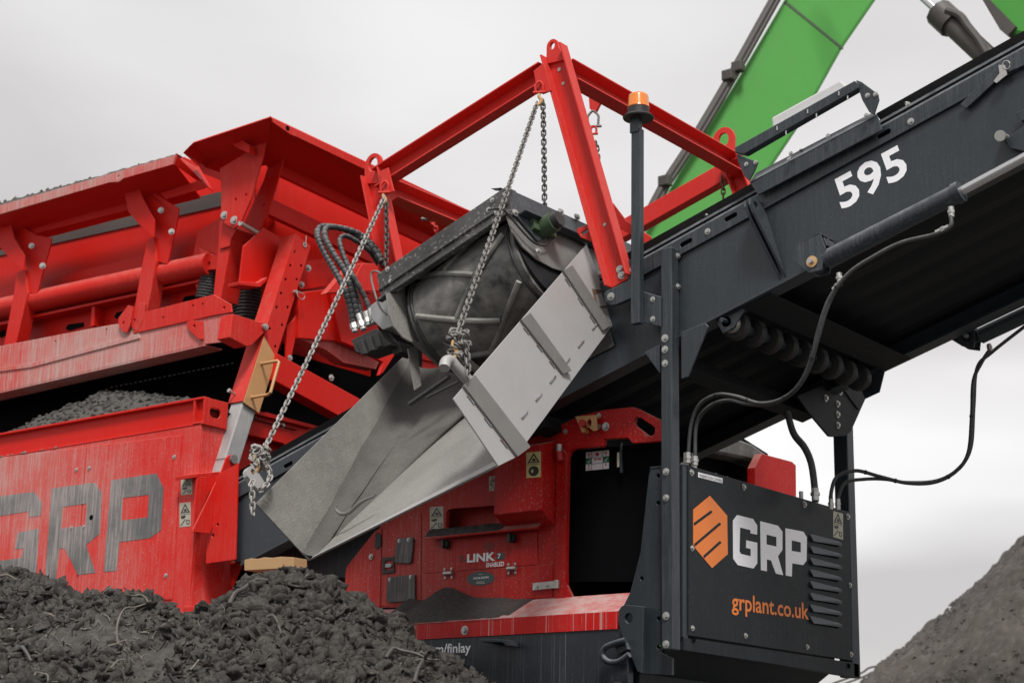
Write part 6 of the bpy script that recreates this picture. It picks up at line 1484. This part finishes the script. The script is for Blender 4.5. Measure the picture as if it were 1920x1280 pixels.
loops = np.concatenate([quads.ravel(), (cf+nv).ravel()]); me.loops.add(len(loops)); me.loops.foreach_set('vertex_index', loops.astype(np.int32))
me.polygons.add(nq+ntv); ls = np.concatenate([np.arange(nq)*4, nq*4+np.arange(ntv)*3]); me.polygons.foreach_set('loop_start', ls.astype(np.int32))
me.polygons.foreach_set('loop_total', np.concatenate([np.full(nq, 4), np.full(ntv, 3)]).astype(np.int32))
me.materials.append(M_heap); me.materials.append(M_clod); me.materials.append(M_fib); me.polygons.foreach_set('material_index', np.concatenate([np.zeros(nq), np.ones(ntv-nfibf), np.full(nfibf, 2)]).astype(np.int32))
me.polygons.foreach_set('use_smooth', np.concatenate([np.ones(nq, dtype=bool), np.concatenate(cfs), np.zeros(nfibf, dtype=bool)])); me.update(calc_edges=True); me.validate()
HEAP = bpy.data.objects.new('spoil_heap', me); COL.objects.link(HEAP); HEAP.location = HB; tag(HEAP, 'dark heap of clods and shredded scrap below the mouth of the chute', 'spoil heap', kind='stuff')
# wires and roots on the heap
def heap_pt(px, py):
    r = ray(px, py).normalized(); t = 3.0
    for _ in range(1400):
        p = CAM+r*t
        if p.z < heap_h(p.x, p.y)+.035: return p
        t += .008
    return p
def wire(pxs, r, label, mat=M_twig, name='wire', cat='wire', grp='loose wires and roots on the spoil heap', lift=.01):
    P = [heap_pt(*p)+Z3*lift*(1+(i % 2)) for i, p in enumerate(pxs)]; b = P[0].copy(); m = MB(); m.tube(spline(P, 5), r, 7, rfun=lambda t, i: r*(1-.35*t)); o = m.build(name, mat, None, smooth=True, base=b); tag(o, label, cat, grp); return o
wire(z3([(663, 1075), (655, 1010), (668, 930), (700, 885), (760, 865), (815, 858), (830, 835), (800, 810), (740, 800), (705, 803)]), .0048, 'long pale bent wire curling over the clods below the cabinet letter P')
wire(z3([(440, 705), (490, 735), (540, 760)]), .005, 'short pale twig on the heap crest below the cabinet letter R', name='twig', cat='twig')
wire(z3([(-10, 690), (40, 695), (95, 712)]), .007, 'thick pale stick at the far left of the heap crest', name='twig', cat='twig')
wire(z3([(185, 1275), (200, 1248), (240, 1240), (265, 1262), (268, 1285)]), .005, 'pale wire hoop sticking out at the bottom left of the heap')
wire(z3([(1290, 850), (1320, 800), (1370, 760), (1440, 725), (1510, 715)]), .012, 'dark bent strap lying across the right heap under the timber board', mat=M_brn, name='strap', cat='strap')
wire(z3([(1500, 920), (1540, 930), (1570, 980), (1580, 1030)]), .008, 'curved brown strip half buried in the middle of the right heap', mat=M_brn, name='strap', cat='strap')
wire(z3([(620, 1210), (660, 1180), (700, 1160)]), .005, 'small pale splinter at the lower edge left of the right heap', name='twig', cat='twig')
wire(z3([(125, 1090), (145, 1130), (175, 1170)]), .009, 'stubby stick leaning on the smooth dirt at lower left', name='twig', cat='twig', mat=M_brn)
wire(z8([(400, 965), (425, 955), (440, 985), (430, 1010)]), .003, 'thin white wire curl at the right edge of the heap by the red ledge')
wire(z8([(250, 1150), (290, 1110), (340, 1110), (420, 1140), (490, 1160), (540, 1175)]), .008, 'long dark root draped over the right flank of the heap', mat=M_brn, name='root', cat='root')
wire(z8([(410, 1290), (430, 1230), (470, 1150), (520, 1125), (590, 1130), (640, 1160), (665, 1205)]), .009, 'arched dark root at the bottom right of the heap', mat=M_brn, name='root', cat='root')

# small pale flecks of torn material
# distant mound
cm_ = Vector((-3.0, 30.0, 0))
def far_mound():
    # silhouette from (1620,1285) up to (1930,1010) at about 22 m
    n_ = F.copy(); n_.z = 0; n_.normalize(); d = CAM.dot(n_)+20
    a, b = hit(1600, 1300, n_, d), hit(1960, 985, n_, d); ur = RT.copy(); ur.z = 0; ur.normalize(); sl_ = (b.z-a.z)/((b-a).dot(ur))
    m = MB(); nx, ny = 420, 260; vs = []; base = a.copy()
    pk = a+ur*6.5; pkz = a.z+sl_*6.5
    for i in range(nx+1):
        for j in range(ny+1):
            u = -1.5+16*i/nx; v = -9+18*j/ny; q = a+ur*u+n_*v
            dd = math.hypot(max(0, 6.5-u) if u < 6.5 else (u-6.5)*1.0, v*.95 if u < 6.5 else v)
            h = pkz-sl_*math.hypot(6.5-u, v*1.0)*1.0
            g = .18*noise.noise(Vector((q.x*.9, q.y*.9, 0)))+.07*noise.noise(Vector((q.x*3, q.y*3, 0)))+.06*noise.noise(Vector((q.x*9, q.y*9, 0)))+.035*noise.noise(Vector((q.x*22, q.y*22, 0)))
            vs.append(Vector((q.x, q.y, max(-1.0, h+g))))
    m.add(vs, [(i*(ny+1)+j, (i+1)*(ny+1)+j, (i+1)*(ny+1)+j+1, i*(ny+1)+j+1) for i in range(nx) for j in range(ny)])
    rr = random.Random(21)
    for i in range(5200):
        u = rr.uniform(0, 7); v = rr.uniform(-6, 1); q = a+ur*u+n_*v; h = pkz-sl_*math.hypot(6.5-u, v); s_ = rr.uniform(.008, .030)*(1+1.6*(rr.random() > .97))
        p = Vector((q.x, q.y, h)); m.add([p+Vector((s_*math.cos(t), s_*math.sin(t), -s_*.3)) for t in (0, 1.2, 2.5, 3.7, 5)]+[p+Z3*s_*.7], [(0, 1, 5), (1, 2, 5), (2, 3, 5), (3, 4, 5), (4, 0, 5)])
    o = m.build('spoil_bank', M_mnd, None, smooth=True, base=base); tag(o, 'large grey brown spoil bank in the background at right', kind='structure')
    for k, (x0, y0, x1, y1) in enumerate(((1612, 1262, 1645, 1248), (1618, 1268, 1652, 1258))):
        p, q = hit(x0, y0, n_, d), hit(x1, y1, n_, d); mm = MB(); mm.tube(spline([p-ur*.4-Z3*.15, p, p.lerp(q, .5)+Z3*.02, q], 4), .012, 6); o = mm.build('twig', M_twig, None, smooth=True, base=p); tag(o, ('upper', 'lower')[k]+' thin dead twig at the foot of the distant spoil bank', 'twig')
far_mound()

# ================================================================ EXCAVATOR BEHIND
YX = 5.5
xb = hit(1400, 300, 'y', YX)
EXC = thing('excavator', 'bright green excavator boom and arm rising behind the conveyor', 'excavator', Vector((xb.x-1, YX+.3, 0)))
EB_ = EXC.location.copy()
def ep(name, m, mat, parent=None, **k): return m.build(name, mat, parent or EXC, base=EB_, **k)
nv = F.copy(); nv.z = 0; nv = (nv.normalized()-RT*.12).normalized(); dv = nv.dot(hit(1400, 300, 'y', YX)); m = MB(); m.prism(H([(1050, 700), (1150, 560), (1219, 420), (1277, 319), (1324, 244), (1395, 130), (1472, 0), (1540, -115), (1715, -115), (1642, 0), (1580, 90), (1537, 167), (1496, 240), (1451, 307), (1390, 400), (1300, 560), (1200, 760)], nv, dv), nv*.55); BM = ep('boom', m, M_green, bevel=.03)
m = MB(); m.prism(H([(1470, 5), (1474, 2), (1582, 90), (1580, 94)], nv, dv-.004), nv*.003); ep('weld_seam', m, M_dgrn, BM)
for k, (o1, r_) in enumerate(((0, .030), (9, .024), (-6, .015))):
    P = [hit(x+o1, y, nv, dv-.08) for x, y in ((1205, 420), (1245, 345), (1300, 262), (1340, 195), (1372, 140), (1400, 90), (1450, 0), (1510, -110))]; m = MB(); m.tube(P, r_, 10); ep('hydraulic_pipe', m, M_brn, BM, smooth=True)
for (x, y) in ((1384, 126), (1366, 142), (1247, 340)):
    p = hit(x, y, nv, dv-.10); m = MB(); m.box(p, X3*.055, Y3*.04, Z3*.05); ep('pipe_clamp', m, M_brn, BM, bevel=.01)
# stick and its cylinder
m = MB(); m.prism(H([(1836, -10), (1860, -40), (2100, 60), (2100, 220), (1930, 70), (1885, 62)], 'y', YX), Y3*.4); AR = ep('arm', m, M_green, bevel=.04)
m = MB(); m.prism(H([(1836, -10), (1846, -10), (1905, 50), (1890, 66), (1875, 56)], 'y', YX-.03), Y3*.4); ep('arm_underside', m, M_brn, AR)
a, b, c = hit(1560, -160, 'y', YX+.1), hit(1762, 25, 'y', YX+.1), hit(2080, 320, 'y', YX+.1)
m = MB(); m.cyl(b, c, .095, 24); m.cyl(b-(b-a).normalized()*.02, b+(c-b).normalized()*.18, .125, 10); CY = ep('boom_cylinder', m, M_brn, smooth=True)
m = MB(); m.cyl(a, b, .035, 16); ep('rod', m, M_chr, CY, smooth=True)
m = MB(); m.tube(spline([hit(x, y, 'y', YX) for x, y in ((1775, 20), (1800, 30), (1815, 50), (1835, 75), (1850, 100))], 5), .035, 8); ep('hydraulic_hose', m, M_brn, CY, smooth=True)
# upper structure standing behind the machine, out of sight from the front
ub = EB_; m = MB(); m.aabb(ub.x-3.2, ub.x-.6, YX-.9, YX+1.7, .9, 2.1); ep('upper_body', m, M_green, bevel=.1)
m = MB()
for yy in (-1.2, 1.5): m.prism([Vector((ub.x-3.6+dx, YX+yy, z)) for dx, z in ((0, .45), (.25, .05), (.6, -.04), (3.4, -.04), (3.75, .05), (4, .45), (3.75, .8), (.25, .8))], Y3*.55)
ep('crawler_track', m, M_dark)
print('DONE', len(bpy.data.objects))
